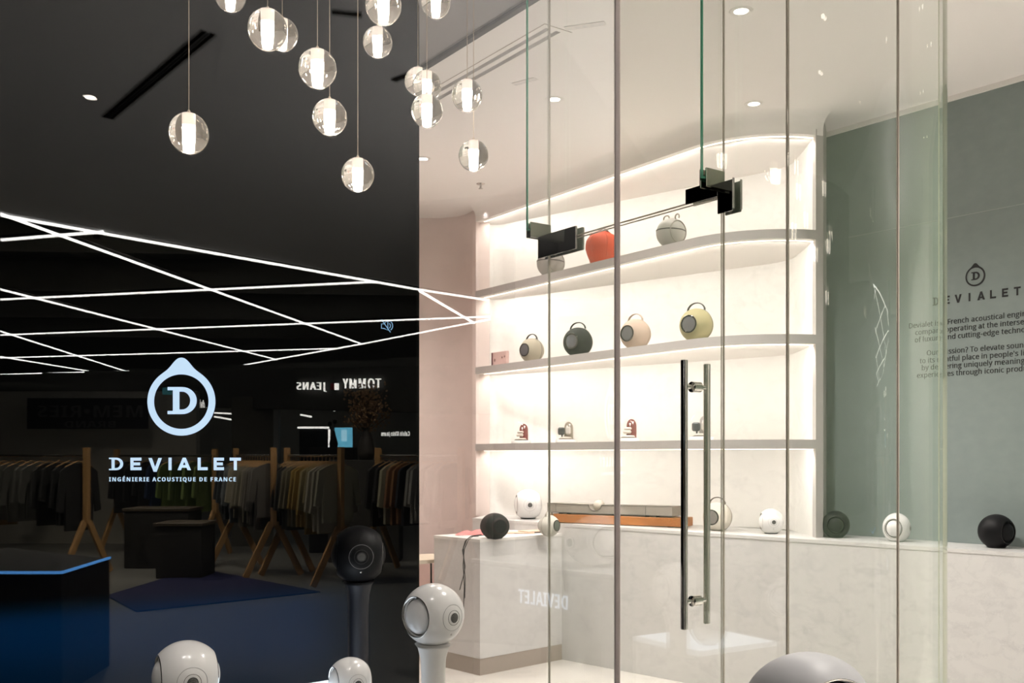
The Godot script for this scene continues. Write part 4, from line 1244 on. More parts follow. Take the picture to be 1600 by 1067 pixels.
# ---------- glass ball pendants ----------
func pendants() -> void:
	var list := [
		[360, -7, 48, "clear glass ball pendant cut by the top edge, leftmost of those at the top"],
		[418, 46, 61, "clear glass ball pendant in front of another, left of the overlapping pair at the top"],
		[441, 54, 49, "clear glass ball pendant behind another, right of the overlapping pair at the top"],
		[496, 107, 59, "glass ball pendant hanging between the overlapping pair and the two in a column"],
		[515, 183, 54, "glass ball pendant below and right of a larger one, with its wire passing it"],
		[559, 273, 51, "lowest glass ball pendant in front of the dark screen"],
		[599, 9, 56, "glass ball pendant at the top edge, directly above a smaller one"],
		[590, 66, 46, "smaller glass ball pendant directly below the one at the top edge"],
		[295, 208, 61, "glass ball pendant hanging alone at the far left"],
		[681, 4, 46, "glass ball pendant cut by the top edge, near the white ceiling's dark edge"],
		[653, 127, 42, "upper back glass ball of the cluster of three at the screen's right edge"],
		[667, 134, 45, "middle glass ball of the cluster of three at the screen's right edge"],
		[667, 173, 50, "lowest glass ball of the cluster of three at the screen's right edge"],
		[730, 149, 48, "glass ball pendant in front of the ceiling's slot diffuser"],
		[740, 243, 47, "lowest glass ball pendant in front of the white shop ceiling"],
	]
	var rng := RandomNumberGenerator.new()
	rng.seed = 12
	for q in list:
		var d: float = 0.1 * F / q[2]
		pendant(px(q[0], q[1], d), q[3], rng)

func pendant(c: Vector3, label: String, rng: RandomNumberGenerator) -> void:
	var o := thing("glass_pendant", label, "pendant lamp", c, 0.0, "glass ball pendants")
	var r := 0.05
	if not cache.has("upper"):
		# two cast halves that meet in a shallow seam
		var lo := PackedVector2Array()
		for k in 22:
			var a := lerpf(-PI / 2, -0.03, k / 21.0)
			lo.append(Vector2(cos(a) * r, sin(a) * r * 1.06))
		lo.append(Vector2(r * 0.988, 0.0))
		for k in 22:
			var a := lerpf(0.03, PI / 2, k / 21.0)
			lo.append(Vector2(cos(a) * r * 0.995, sin(a) * r * 1.04))
		cache["upper"] = MB.new().lathe(lo, 48).mesh()
		cache["bulb"] = MB.new().lathe(PackedVector2Array([Vector2(0, -0.041), Vector2(0.0095, -0.041), Vector2(0.0108, -0.039), Vector2(0.0108, 0.011), Vector2(0.009, 0.0125), Vector2(0, 0.0125)]), 24, Transform3D(), false).mesh()
		cache["cap"] = MB.new().lathe(PackedVector2Array([Vector2(0, 0.0135), Vector2(0.0108, 0.0135), Vector2(0.0108, 0.042), Vector2(0.0, 0.043)]), 24, Transform3D(), true).mesh()
	var sph := part("glass_ball", cache["upper"], M.solid_glass, o)
	sph.rotation = Vector3(rng.randf_range(-0.12, 0.12), rng.randf() * TAU, rng.randf_range(-0.12, 0.12) - 0.06)
	part("lamp_tube", cache["bulb"], M.bulb, o)
	part("frosted_cap", cache["cap"], M.frosted, o)
	var top := EYE + CEIL - c.y
	part("wire", MB.new().tube(PackedVector3Array([Vector3(0, r * 1.04, 0), Vector3(0, top, 0)]), 0.0011, 6), M.wire, o)
	part("ferrule", MB.new().lathe(PackedVector2Array([Vector2(0.004, r * 1.03), Vector2(0.004, r * 1.03 + 0.006), Vector2(0.0012, r * 1.03 + 0.008)]), 10), M.wire, o)
	omni(c + Vector3(0, -0.012, 0), 0.02, Color(1.0, 0.86, 0.68), 0.008)

# ---------- black screen with the shop's mark ----------
func screen_print() -> void:
	var xr := (652.0 - 800.0) / F * SD
	var sc := thing("display_screen", "large black display screen with a glowing pale blue logo and shop name", "screen")
	part("panel", MB.new().box(at((xr - 3.12) / 2.0, SD + 0.05, 0.29), Vector3(xr + 3.12, CEIL + EYE, 0.10), 0.004), M.void, sc)
	# texture laid over the panel: black, with a deep blue field along its foot
	var im := Image.create(128, 64, false, Image.FORMAT_RGB8)
	for y in 64:
		for x in 128:
			var u := x / 127.0
			var v := y / 63.0
			var edge := 0.40 - 0.22 * u
			var k := smoothstep(edge - 0.06, edge + 0.14, v) * (1.0 - 0.9 * smoothstep(0.72, 0.98, u)) * (1.0 - 0.35 * smoothstep(0.6, 1.0, v))
			im.set_pixel(x, y, Color(0.0, 0.11, 0.22) * k)
	var m := mat(0.003, 0.003, 0.004, 0.9, 0.0, 0.1)
	m.emission_enabled = true
	m.emission = Color.WHITE
	m.emission_operator = BaseMaterial3D.EMISSION_OP_MULTIPLY
	m.emission_texture = ImageTexture.create_from_image(im)
	m.texture_repeat = false
	var q := MB.new()
	var a := px(-40, 1085, SD - 0.002)
	var b := px(651, 860, SD - 0.002)
	q.quad(Vector3(a.x, a.y, a.z), Vector3(b.x, a.y, a.z), Vector3(b.x, b.y, a.z), Vector3(a.x, b.y, a.z), Vector3.BACK)
	part("blue_field", q, m, sc)
	var s := SD / F
	var rx := Vector3.RIGHT
	var d := SD - 0.003
	emblem(sc, px(283.5, 627.5, d), rx, 53.0 * s, 10.5 * s, M.logo, 0.002)
	var cols := [[172.5, 20.0], [204, 17.0], [232, 21.0], [263.5, 5.0], [277.5, 21.0], [309, 15.5], [334, 16.0], [359, 17.5]]
	for k in 8:
		var ch := "DEVIALET"[k]
		var hgt := 21.5 if ch == "V" else 19.5
		part("letter", capital_mesh(ch, px(cols[k][0], 737.0 if ch == "V" else 734.5, d), rx, cols[k][1] * s, hgt * s, 4.6 * s, 0.002), M.logo, sc)
	letters(sc, "tagline", "INGÉNIERIE ACOUSTIQUE DE FRANCE", px(170.5, 753.5, d), rx, 198.0 * s, 9.8 * s, M.logo, 700, false, 0.002, 6)
	# muted loudspeaker sign
	var ic := px(604, 509, d)
	var st := 0.7 * s
	var P := func(x: float, y: float) -> Vector3: return ic + Vector3(x * s, -y * s, 0)
	var horn := MB.new()
	horn.tube(PackedVector3Array([P.call(-8, -3), P.call(-4, -3), P.call(2, -9), P.call(2, 7), P.call(-4, 4), P.call(-8, 4)]), st, 6, true)
	part("mute_sign", horn, M.logo_dim, sc)
	part("mute_sign", MB.new().tube(PackedVector3Array([P.call(-8, -10), P.call(6, 10)]), st, 6), M.logo_dim, sc)
	for rr in [5.0, 8.5]:
		var w := PackedVector3Array()
		for k in 9:
			var an := lerpf(-0.9, 0.9, k / 8.0)
			w.append(P.call(1.0 + cos(an) * rr, sin(an) * rr))
		part("mute_sign", MB.new().tube(w, st, 6), M.logo_dim, sc)

# ---------- the mall behind the viewer, seen mirrored in the window ----------
func light_line(a: Array, b: Array, w: float, label: String, e: float) -> void:
	var p := mir(a[0], a[1], CEIL * F / (712.0 - a[1]))
	var q := mir(b[0], b[1], CEIL * F / (712.0 - b[1]))
	var o := thing("linear_ceiling_light", label, "ceiling light", (p + q) / 2.0)
	var dir := (q - p).normalized()
	var len := (q - p).length()
	part("diffuser", MB.new().box(Vector3(0, -0.012, 0), Vector3(len, 0.02, w), 0.003, basis_of(dir)), M.line, o)
	part("housing", MB.new().box(Vector3(0, 0.015, 0), Vector3(len, 0.03, w * 1.25), 0.003, basis_of(dir)), M.black, o)
	area((p + q) / 2.0 + Vector3(0, -0.026, 0), dir, Vector3.DOWN, len, w, e * len * w * 4.2, Color(1.0, 0.98, 0.94))

func added_spot(p: Vector3, label: String, e: float) -> void:  # lamp fixture added for its light only
	var o := thing("added_spotlight", label, "spotlight", p)
	part("can", MB.new().lathe(PackedVector2Array([Vector2(0.036, -0.07), Vector2(0.045, -0.07), Vector2(0.045, 0.08), Vector2(0, 0.08)]), 20), M.black, o)
	part("lamp", MB.new().lathe(PackedVector2Array([Vector2(0, -0.02), Vector2(0.036, -0.02)]), 16), glow(1, 0.96, 0.9, 3.0), o)
	part("stem", MB.new().tube(PackedVector3Array([Vector3(0, 0.08, 0), Vector3(0, 1.1 if p.y > EYE + 2.5 else 0.12, 0)]), 0.008, 6), M.black, o)
	spot(p + Vector3(0, -0.075, 0), Vector3.DOWN, e, Color(1.0, 0.96, 0.88), 62.0, 0.04)

func mall() -> void:
	# corridor ceiling in front of the shop, with slots and spots
	var cc := PackedVector2Array([Vector2(-9.2, 0.6), Vector2(6.3, 0.6), Vector2(6.3, -9.2), Vector2(-0.27, -9.2), Vector2(-4.39, -4.53), Vector2(-8.9, 0.6)])
	struct("ceiling_corridor", slab(cc, CEIL, CEIL + 0.12), M.corridor_ceiling, "smooth corridor ceiling mirrored dark grey in the window", "ceiling")
	for k in 2:
		var a: Vector3 = mir([161, 171][k], [181.5, 184][k], CEIL * F / (712.0 - [181.5, 184.0][k]))
		var b: Vector3 = mir([318, 332][k], [46, 50][k], CEIL * F / (712.0 - [46.0, 50.0][k]))
		solo("ceiling_slot", MB.new().box((a + b) / 2.0 + Vector3(0, -0.002, 0), Vector3((b - a).length(), 0.004, 0.035), 0.0, basis_of((b - a).normalized())), M.void, ["upper black air slot mirrored in the dark glass", "lower black air slot mirrored in the dark glass"][k], "vent")
	var dp := mir(139, 150, CEIL * F / 562.0)
	down_at(dp, "single white downlight mirrored at the far left above the air slots", 0.5, 60.0)
	for k in 2:
		var p: Vector3 = mir([541, 627][k], [17.5, 118][k], CEIL * F / (712.0 - [17.5, 118.0][k]))
		var dir: Vector3 = [Vector3(0.97, 0, 0.24), Vector3(0.75, 0, -0.66)][k]
		var o := thing("linear_spotlight", ["black five-lens linear spotlight mirrored at the top between pendant wires", "black five-lens linear spotlight mirrored beside the pendant cluster"][k], "spotlight", p)
		var bs := basis_of(dir)
		part("housing", MB.new().box(Vector3(0, -0.004, 0), Vector3(0.14, 0.008, 0.045), 0.002, bs), M.gloss_black, o)
		for j in 5:
			part("lens", MB.new().lathe(PackedVector2Array([Vector2(0, -0.010), Vector2(0.008, -0.0095), Vector2(0.010, -0.008)]), 12, Transform3D(Basis(), dir * (j - 2) * 0.026)), M.steel, o)
	# light for the corridor ceiling comes from the light lines and the added uplight
	var L := [
		[[0, 333], [652, 450], 0.040, "white light line edging the smooth ceiling, longest and highest"],
		[[652, 450], [762, 467], 0.035, "white light line continuing the ceiling edge onto the pale wall"],
		[[0, 331], [565, 536], 0.036, "white light line falling steeply from the far left corner"],
		[[0, 372], [161, 359], 0.036, "short white light line meeting the ceiling edge at the far left"],
		[[0, 466], [590, 438], 0.030, "nearly level white light line meeting the ceiling edge at the right"],
		[[0, 450], [433, 561], 0.034, "second white light line falling from the left"],
		[[0, 522], [766, 493], 0.032, "nearly level white light line under the muted speaker sign"],
		[[0, 516], [243, 594], 0.036, "third white light line falling from the left, ending at the logo"],
		[[0, 558], [532, 543], 0.034, "level white light line just above the logo"],
		[[0, 584], [363, 574], 0.045, "low white light line crossing the logo's crown"],
		[[243, 594], [565, 536], 0.045, "white light line rising to the right behind the logo's crown"],
		[[565, 536], [766, 497], 0.034, "white light line rising to the right onto the pale wall"],
		[[655, 452], [741, 503], 0.075, "broad white light line crossing the pale pink wall"],
		[[0, 556], [181, 586], 0.045, "short low white light line at the far left"],
	]
	for q in L:
		light_line(q[0], q[1], q[2] * 0.33, q[3], 0.95)
	var places := ["over the left end of the far left rack", "between the far left rack and the brick wall", "over the grey and beige shirts", "over the ochre shirts", "over the right rack", "over the black kiosk", "over the blue rug", "over the corridor beside the rug"]
	for k in 5:
		var q: Vector2 = [Vector2(-6.8, 7.2), Vector2(-5.6, 9.4), Vector2(-3.9, 6.8), Vector2(-2.9, 5.6), Vector2(-1.5, 7.6), Vector2(-4.6, 2.6), Vector2(-4.6, 5.0), Vector2(-2.2, 3.6)][k]
		added_spot(Vector3(q.x, EYE + 3.0, q.y), "added black ceiling spotlight " + places[k], 14.0)  # added to make up for the dimmed light lines
	# an upward lamp added to brighten the corridor ceiling, and a faintly mirrored counter
	var up := thing("added_uplight", "added black uplight behind the viewer, brightening the corridor ceiling", "floor lamp", Vector3(1.9, 0, 1.4))
	part("base", MB.new().lathe(PackedVector2Array([Vector2(0, 0), Vector2(0.14, 0), Vector2(0.14, 0.02), Vector2(0, 0.025)]), 28), M.black, up)
	part("pole", MB.new().tube(PackedVector3Array([Vector3(0, 0.02, 0), Vector3(0, 1.5, 0)]), 0.012, 10), M.black, up)
	part("bowl", MB.new().lathe(PackedVector2Array([Vector2(0.015, 1.48), Vector2(0.10, 1.56), Vector2(0.12, 1.62), Vector2(0.115, 1.62), Vector2(0.095, 1.57), Vector2(0, 1.50)]), 28), M.black, up)
	part("lamp", MB.new().lathe(PackedVector2Array([Vector2(0, 1.585), Vector2(0.07, 1.585)]), 20), glow(1, 0.97, 0.92, 6.0), up)
	spot(Vector3(1.9, 1.63, 1.4), Vector3(-0.25, 1, 0), 11.0, Color(1.0, 0.97, 0.94), 88.0, 0.06, 1.0)
	var q0 := mir(738, 0, 6.5)
	var q1 := mir(1010, 0, 5.45)
	var cd := (Vector3(q1.x, 0, q1.z) - Vector3(q0.x, 0, q0.z)).normalized()
	var cb := cd.cross(Vector3.UP)
	if cb.z < 0.0:
		cb = -cb
	var ch := EYE - 0.673
	var dc := thing("speaker_counter", "white display counter behind the viewer, faintly mirrored over the shop", "counter", Vector3(q0.x, 0, q0.z))
	part("body", MB.new().box(cd * 0.75 + cb * 0.3 + Vector3(0, ch / 2.0 - 0.015, 0), Vector3(1.5, ch - 0.03, 0.6), 0.01, basis_of(cd)), M.white_matt, dc)
	part("top", MB.new().box(cd * 0.75 + cb * 0.3 + Vector3(0, ch - 0.015, 0), Vector3(1.52, 0.03, 0.62), 0.005, basis_of(cd)), M.white_gloss, dc)
	letters(dc, "sign_letters", "DEVIALET", cd * 0.86 + Vector3(0, ch - 0.24, 0) - cb * 0.003, -cd, 0.42, 0.085, glow(0.75, 0.85, 1.0, 1.6), 700)
	speaker_egg("white egg speaker on the counter behind the viewer, faintly mirrored over the shop", Vector3(q0.x, ch, q0.z) + cd * 0.86 + cb * 0.26 + Vector3(0, 0.155, 0), 0.165, Vector3(-0.8, 0, -0.6), false, 0, "", 0.95, 1.35)
	var dl := Vector3(1.7, EYE + CEIL - 0.05, 1.2)
	added_spot(dl + Vector3(0, -0.06, 0), "added black spotlight brightening the display counter behind the viewer", 1.0)  # added so the counter shows in the mirror
	spot(dl + Vector3(-0.06, -0.1, 0.05), Vector3(-1.3, -2.5, 1.0), 9.0, Color(1, 0.98, 0.95), 30.0, 0.04)
	for k in 3:
		var ep := Vector3(4.9, EYE + 1.95, -0.5 + k * 2.2)
		added_spot(ep, ["nearest", "middle", "farthest"][k] + " added black spotlight washing the white wall right of the viewer", 0.5)  # added to brighten this wall for the reflections
		spot(ep + Vector3(0.05, -0.08, 0), Vector3(1, -1.1, 0), 4.5, Color(1, 0.97, 0.93), 60.0, 0.04)
	# dark open ceiling, ducts and beams above the light lines
	struct("ceiling_open", MB.new().box(Vector3(-8, EYE + 4.2, 13), Vector3(36, 0.15, 34), 0.0), mat(0.035, 0.034, 0.028, 0.9), "dark open ceiling void behind the light lines", "ceiling")
	for k in 5:
		var z := 5.5 + k * 3.4
		solo("ventilation_duct", MB.new().tube(PackedVector3Array([Vector3(-17, EYE + 3.1, z), Vector3(-1.5, EYE + 3.1, z + 1.2)]), 0.28, 14), mat(0.12, 0.115, 0.09, 0.7), ["first", "second", "third", "fourth", "fifth"][k] + " dark ventilation duct above the mirrored light lines, counted from the glass", "duct")
	for k in 4:
		solo("ceiling_beam", MB.new().box(Vector3(-4.0 - k * 3.2, EYE + 3.6, 12), Vector3(0.3, 0.5, 22), 0.02), mat(0.07, 0.065, 0.05, 0.8), ["first", "second", "third", "fourth"][k] + " dark ceiling beam above the mirrored light lines, counted from the right", "beam")
	# louvre field of thin slats beyond the light lines
	var lv := thing("louvre_ceiling", "louvre ceiling of thin staggered slats beyond the light lines", "louvre")
	var rng := RandomNumberGenerator.new()
	rng.seed = 5
	var sm := mat(0.10, 0.10, 0.085, 0.7)
	var sbx := MB.new().box(Vector3.ZERO, Vector3(0.9, 0.10, 0.02), 0.0).mesh()
	for k in 150:
		var row := k / 15
		var col := k % 15
		var s := part("slat", sbx, sm, lv)
		s.position = Vector3(-0.6 - col * 1.0 - (row % 2) * 0.5, EYE + 1.55, 11.8 + row * 0.62 + col * 0.42)
	# floor, walls
	struct("floor_mall", slab(PackedVector2Array([Vector2(-18, 0.0), Vector2(6.3, 0.0), Vector2(6.3, -26), Vector2(-18, -26)]), -EYE - 0.15, -EYE), M.concrete, "polished grey concrete floor of the mall", "floor")
	struct("wall_mall", MB.new().box(Vector3(-0.08, EYE + 1.0, 8.5), Vector3(0.22, 6.4, 5.0), 0.01), mat(0.02, 0.02, 0.02, 0.9), "dark mall wall that ends the mirrored view", "wall")
	struct("wall_far", MB.new().box(Vector3(-6, EYE + 1.0, 25.5), Vector3(26, 6.4, 0.2), 0.0), mat(0.10, 0.10, 0.09, 0.9), "dark far end wall of the mall", "wall")
	struct("wall_west", MB.new().box(Vector3(-18, EYE + 1.0, 13), Vector3(0.2, 6.4, 28), 0.0), mat(0.1, 0.1, 0.09, 0.9), "dark side wall of the mall", "wall")
	struct("wall_front", MB.new().box(Vector3(-10.6, EYE + 1.0, -0.55), Vector3(14.8, 6.4, 0.1), 0.0), M.black, "black neighbouring shop front", "wall")
	struct("wall_east", MB.new().box(Vector3(6.3, EYE + 1.0, 12.5), Vector3(0.2, 6.4, 26.5), 0.0), mat(0.72, 0.70, 0.66, 0.8), "wall right of the viewer, made white to brighten reflections", "wall")  # whitened as a reflector for the chrome and curved glass
	# white brick wall with a dark banner
	struct("wall_brick", MB.new().box(Vector3(-11.2, EYE - 0.2, 13.1), Vector3(11.6, 2.6, 0.2), 0.0), M.brick, "off-white painted brick wall of the clothes shop opposite", "wall")
	var bn := thing("shop_banner", "dark banner with faint grey capitals on the brick wall opposite", "banner")
	var b0 := mir(231, 670, 16.6)
	var b1 := mir(42, 622, 16.6)
	part("cloth", MB.new().box((b0 + b1) / 2.0, Vector3(absf(b0.x - b1.x), absf(b0.y - b1.y), 0.03), 0.004), mat(0.022, 0.025, 0.034, 0.8), bn)
	var greyish := mat(0.10, 0.10, 0.11, 0.7)
	letters(bn, "lettering", "MEM•RIES", mir(222, 652, 16.57), Vector3.LEFT, 1.75, 0.20, greyish, 700)
	letters(bn, "lettering", "BRAND", mir(180, 668, 16.57), Vector3.LEFT, 0.85, 0.11, greyish, 700)
	# shop fascia with lit sign
	var fa := mir(770, 600, 13.2)
	var fb := mir(325, 600, 17.2)
	var fdir := (fb - fa).normalized()
	var fn := fdir.cross(Vector3.UP)
	struct("wall_fascia", MB.new().box((fa + fb) / 2.0 + Vector3(0, EYE + 1.02 - fa.y * 0.5 - fb.y * 0.5, 0) - fn * 0.12, Vector3((fb - fa).length() + 0.3, 0.66, 0.2), 0.01, basis_of(fdir)), mat(0.045, 0.045, 0.04, 0.8), "dark fascia above the shop fronts opposite", "wall")
	var sg := thing("shop_sign", "lit white capitals of a jeans shop sign on the dark fascia opposite", "sign")
	var sp := func(x: float) -> Vector3:
		var t := (x - 800.0) / F
		# where the mirrored sight line meets the fascia plane
		var o2 := Vector2(fa.x, -fa.z)
		var d2 := Vector2(fdir.x, -fdir.z)
		# real depth = 4 - d, real x = t d
		var k := (t * (4.0 - o2.y) - o2.x) / (d2.x + t * d2.y)
		return fa + fdir * k
	var hof := func(p: Vector3, y: float) -> float: return EYE + (712.0 - y) / F * (4.0 + p.z)
	var s0: Vector3 = sp.call(597.0)
	var s1: Vector3 = sp.call(538.0)
	var s2: Vector3 = sp.call(512.0)
	var s3: Vector3 = sp.call(466.0)
	s0.y = hof.call(s0, 607.0)
	s2.y = s0.y
	letters(sg, "lettering", "TOMMY", s0 + fn * 0.02, fdir, (s1 - Vector3(s0.x, s1.y, s0.z)).length(), 0.145, M.sign, 400, false, 0.02, 6)
	letters(sg, "lettering", "JEANS", s2 + fn * 0.02, fdir, (s3 - Vector3(s2.x, s3.y, s2.z)).length(), 0.145, M.sign, 400, false, 0.02, 6)
	var fl: Vector3 = sp.call(528.0)
	fl.y = s0.y + 0.07
	part("flag", MB.new().box(fl + fn * 0.03, Vector3(0.085, 0.10, 0.02), 0.002, basis_of(fdir)), M.sign, sg)
	part("flag_red", MB.new().box(fl + fn * 0.03 + fdir * 0.09, Vector3(0.085, 0.10, 0.02), 0.002, basis_of(fdir)), mat(0.35, 0.01, 0.02, 0.6), sg)
	# interior of that shop: dim pale walls, strip lights, screen
	struct("wall_store", MB.new().box(Vector3(-4.0, EYE - 0.1, 19.5), Vector3(9.0, 2.8, 0.2), 0.0), mat(0.30, 0.30, 0.26, 0.9), "pale rear wall of the jeans shop opposite", "wall")
	struct("wall_pier", MB.new().box(mir(400, 690, 16.6) + Vector3(0, -0.5, 0), Vector3(0.75, 2.5, 0.3), 0.01), mat(0.075, 0.072, 0.06, 0.85), "grey pier between the two shop fronts opposite", "wall")
	struct("wall_post", MB.new().box(mir(432, 690, 16.2) + Vector3(0, -0.5, 0), Vector3(0.09, 2.4, 0.1), 0.01), mat(0.16, 0.17, 0.17, 0.6), "slim pale post of the shop front opposite", "wall")
	var kb := thing("display_cupboard", "black cupboard outlined by a white light strip in the shop opposite", "cupboard")
	var k0 := mir(514, 700, 18.0)
	var k1 := mir(470, 671, 18.0)
	part("body", MB.new().box((k0 + k1) / 2.0 + Vector3(0, -0.4, 0), Vector3(absf(k0.x - k1.x), absf(k0.y - k1.y) + 0.8, 0.3), 0.01), M.black, kb)
	part("light_strip", MB.new().box(Vector3((k0.x + k1.x) / 2.0, k1.y + 0.03, k0.z - 0.16), Vector3(absf(k0.x - k1.x) + 0.06, 0.035, 0.02), 0.003), M.sign, kb)
	part("light_strip", MB.new().box(Vector3(k0.x + 0.03, (k0.y + k1.y) / 2.0, k0.z - 0.16), Vector3(0.035, absf(k0.y - k1.y), 0.02), 0.003), M.sign, kb)
	var tv := thing("wall_screen", "bright cyan screen in the shop opposite", "screen", mir(536, 684, 17.5))
	part("panel", MB.new().box(Vector3.ZERO, Vector3(0.32, 0.36, 0.05), 0.004), glow(0.16, 0.55, 0.75, 3.2), tv)
	part("window", MB.new().box(Vector3(0.02, 0.04, -0.028), Vector3(0.10, 0.20, 0.006), 0.0), glow(0.4, 0.75, 0.9, 3.5), tv)
	for q in [[482, 632, 523, 641, 19.0, "below the jeans sign, longer of two"], [470, 648, 486, 651, 19.0, "below the jeans sign, shorter of two"], [590, 629, 652, 629, 18.0, "right of the blossom, level"], [598, 633, 621, 639, 18.0, "right of the blossom, tilted"], [335, 651, 376, 658, 20.0, "beside the logo ring, lower of two"], [335, 645, 376, 647, 20.0, "beside the logo ring, upper of two"]]:
		var a := mir(q[0], q[1], q[4])
		var b := mir(q[2], q[3], q[4] - 1.0)
		solo("shop_strip_light", MB.new().tube(PackedVector3Array([a, b]), 0.018, 6), M.sign, "thin white strip light opposite, " + q[5], "strip light")
	var cs := thing("store_sign", "small lit white letters on the rear wall of the shop opposite", "sign")
	letters(cs, "lettering", "Calvin Klein Jeans", mir(640, 683, 18.5), Vector3.LEFT, 0.53, 0.11, M.sign, 600)
	var cs2 := thing("store_sign", "lit white letters beside the large D of the logo, in the shop opposite", "sign")
	letters(cs2, "lettering", "Calvin Klein", mir(325, 637, 18.5), Vector3.LEFT, 0.40, 0.15, M.sign, 600)
	letters(cs2, "lettering", "GUESS", mir(312, 697, 18.5), Vector3.LEFT, 0.14, 0.05, M.sign, 700)
	solo("lit_poster", MB.new().box(mir(303, 711, 18.4), Vector3(0.11, 0.26, 0.03), 0.003), glow(0.55, 0.75, 0.9, 3.0), "small lit pale blue poster low beside the shop name's A", "poster")
	# exit sign
	solo("exit_light", MB.new().box(mir(261, 611, 17.0), Vector3(0.16, 0.12, 0.03), 0.003), glow(0.03, 0.12, 0.13, 2.0), "small dim teal exit light left of the large D", "sign")
	mall_goods()
	# double of the black window speaker, added to block the mirrored floor behind it
	var mb := mir(561, 866, 6.3)
	speaker_egg("added black egg speaker in the corridor, blocking the mirrored floor", mb, 0.178, Vector3(0.25, 0, -0.96), true, 1)
	stand_for("added black column stand in the corridor, blocking the mirrored floor", mb, 0.178, M.black, 0.062)

func garment(parent_label: String, col: Color, p: Vector3, across: Vector3, seedv: int, long: float, group: String) -> void:
	var key := "shirt%d" % (seedv % 4)
	if not cache.has(key):
		var w := 0.21 + 0.012 * (seedv % 4)
		var poly := PackedVector2Array([Vector2(-0.06, 0.0), Vector2(-w * 0.75, -0.035), Vector2(-w - 0.03, -0.09), Vector2(-w - 0.085, -0.52), Vector2(-w - 0.01, -0.54), Vector2(-w + 0.035, -0.24), Vector2(-w + 0.03, -0.74), Vector2(w - 0.03, -0.74), Vector2(w - 0.035, -0.24), Vector2(w + 0.01, -0.54), Vector2(w + 0.085, -0.52), Vector2(w + 0.03, -0.09), Vector2(w * 0.75, -0.035), Vector2(0.06, 0.0)])
		cache[key] = MB.new().prism(poly, Vector3(0, 0, -0.02), Vector3.RIGHT, Vector3.UP, Vector3.BACK, 0.042).mesh()
		cache[key + "h"] = MB.new().tube(PackedVector3Array([Vector3(-0.19, -0.045, 0), Vector3(-0.08, 0.0, 0), Vector3(0, 0.03, 0), Vector3(0.08, 0.0, 0), Vector3(0.19, -0.045, 0)]), 0.007, 6).tube(PackedVector3Array([Vector3(0, 0.03, 0), Vector3(0, 0.085, 0), Vector3(0, 0.10, 0.012)]), 0.003, 5).mesh()
	var mk := "cloth%.3f%.3f%.3f" % [col.r, col.g, col.b]
	if not cache.has(mk):
		cache[mk] = cloth(col.r, col.g, col.b)
	var o := thing("hanging_garment", parent_label, "garment", p, 0.0, group)
	o.basis = basis_of(across)
	var b := part("cloth", cache[key], cache[mk], o)
	b.scale = Vector3(1, long, 1)
	part("hanger", cache[key + "h"], M.pine, o)

func rack(a: Vector2, b: Vector2, label: String, cols: Array, cnt: int, clothes: String, group: String, from: String) -> void:
	# a, b: virtual plan ends (x, d)
	var p := Vector3(a.x, EYE, a.y - 4.0)
	var q := Vector3(b.x, EYE, b.y - 4.0)
	var dir := (q - p).normalized()
	var side := dir.cross(Vector3.UP)
	var o := thing("clothes_rack", label, "clothes rack", Vector3((p.x + q.x) / 2.0, 0, (p.z + q.z) / 2.0))
	var off := -o.position
	part("rail", MB.new().tube(PackedVector3Array([p + off, q + off]), 0.016, 10), M.steel, o)
	for e in [p, q]:
		var base := Vector3(e.x, 0, e.z) + off
		part("post", MB.new().box(base + Vector3(0, 1.12, 0), Vector3(0.05, 0.96, 0.09), 0.004, basis_of(side)), M.pine, o)
		for s in [-1.0, 1.0]:
			var t0: Vector3 = base + Vector3(0, 0.66, 0) + side * s * 0.03
			var t1: Vector3 = base + side * s * 0.36
			var mid: Vector3 = (t0 + t1) / 2.0
			var yy := (t0 - t1).normalized()
			part("leg", MB.new().box(mid + Vector3(0, 0.012, 0), Vector3(0.045, (t0 - t1).length(), 0.075), 0.004, Basis(dir, yy, dir.cross(yy))), M.pine, o)
	var rng := RandomNumberGenerator.new()
	rng.seed = hash(label)
	var ords := ["first", "second", "third", "fourth", "fifth", "sixth", "seventh", "eighth", "ninth", "tenth", "eleventh", "twelfth", "thirteenth", "fourteenth"]
	for k in cnt:
		var f := (k + 0.8) / (cnt + 0.6)
		var c: Color = cols[(k * cols.size()) / cnt]
		garment(ords[k] + " " + clothes + ", counted from its " + from, c * rng.randf_range(0.8, 1.15), p.lerp(q, f) + Vector3(0, -0.095, 0), side.rotated(Vector3.UP, rng.randf_range(-0.12, 0.12)), rng.randi() % 40, rng.randf_range(0.88, 1.15), group)

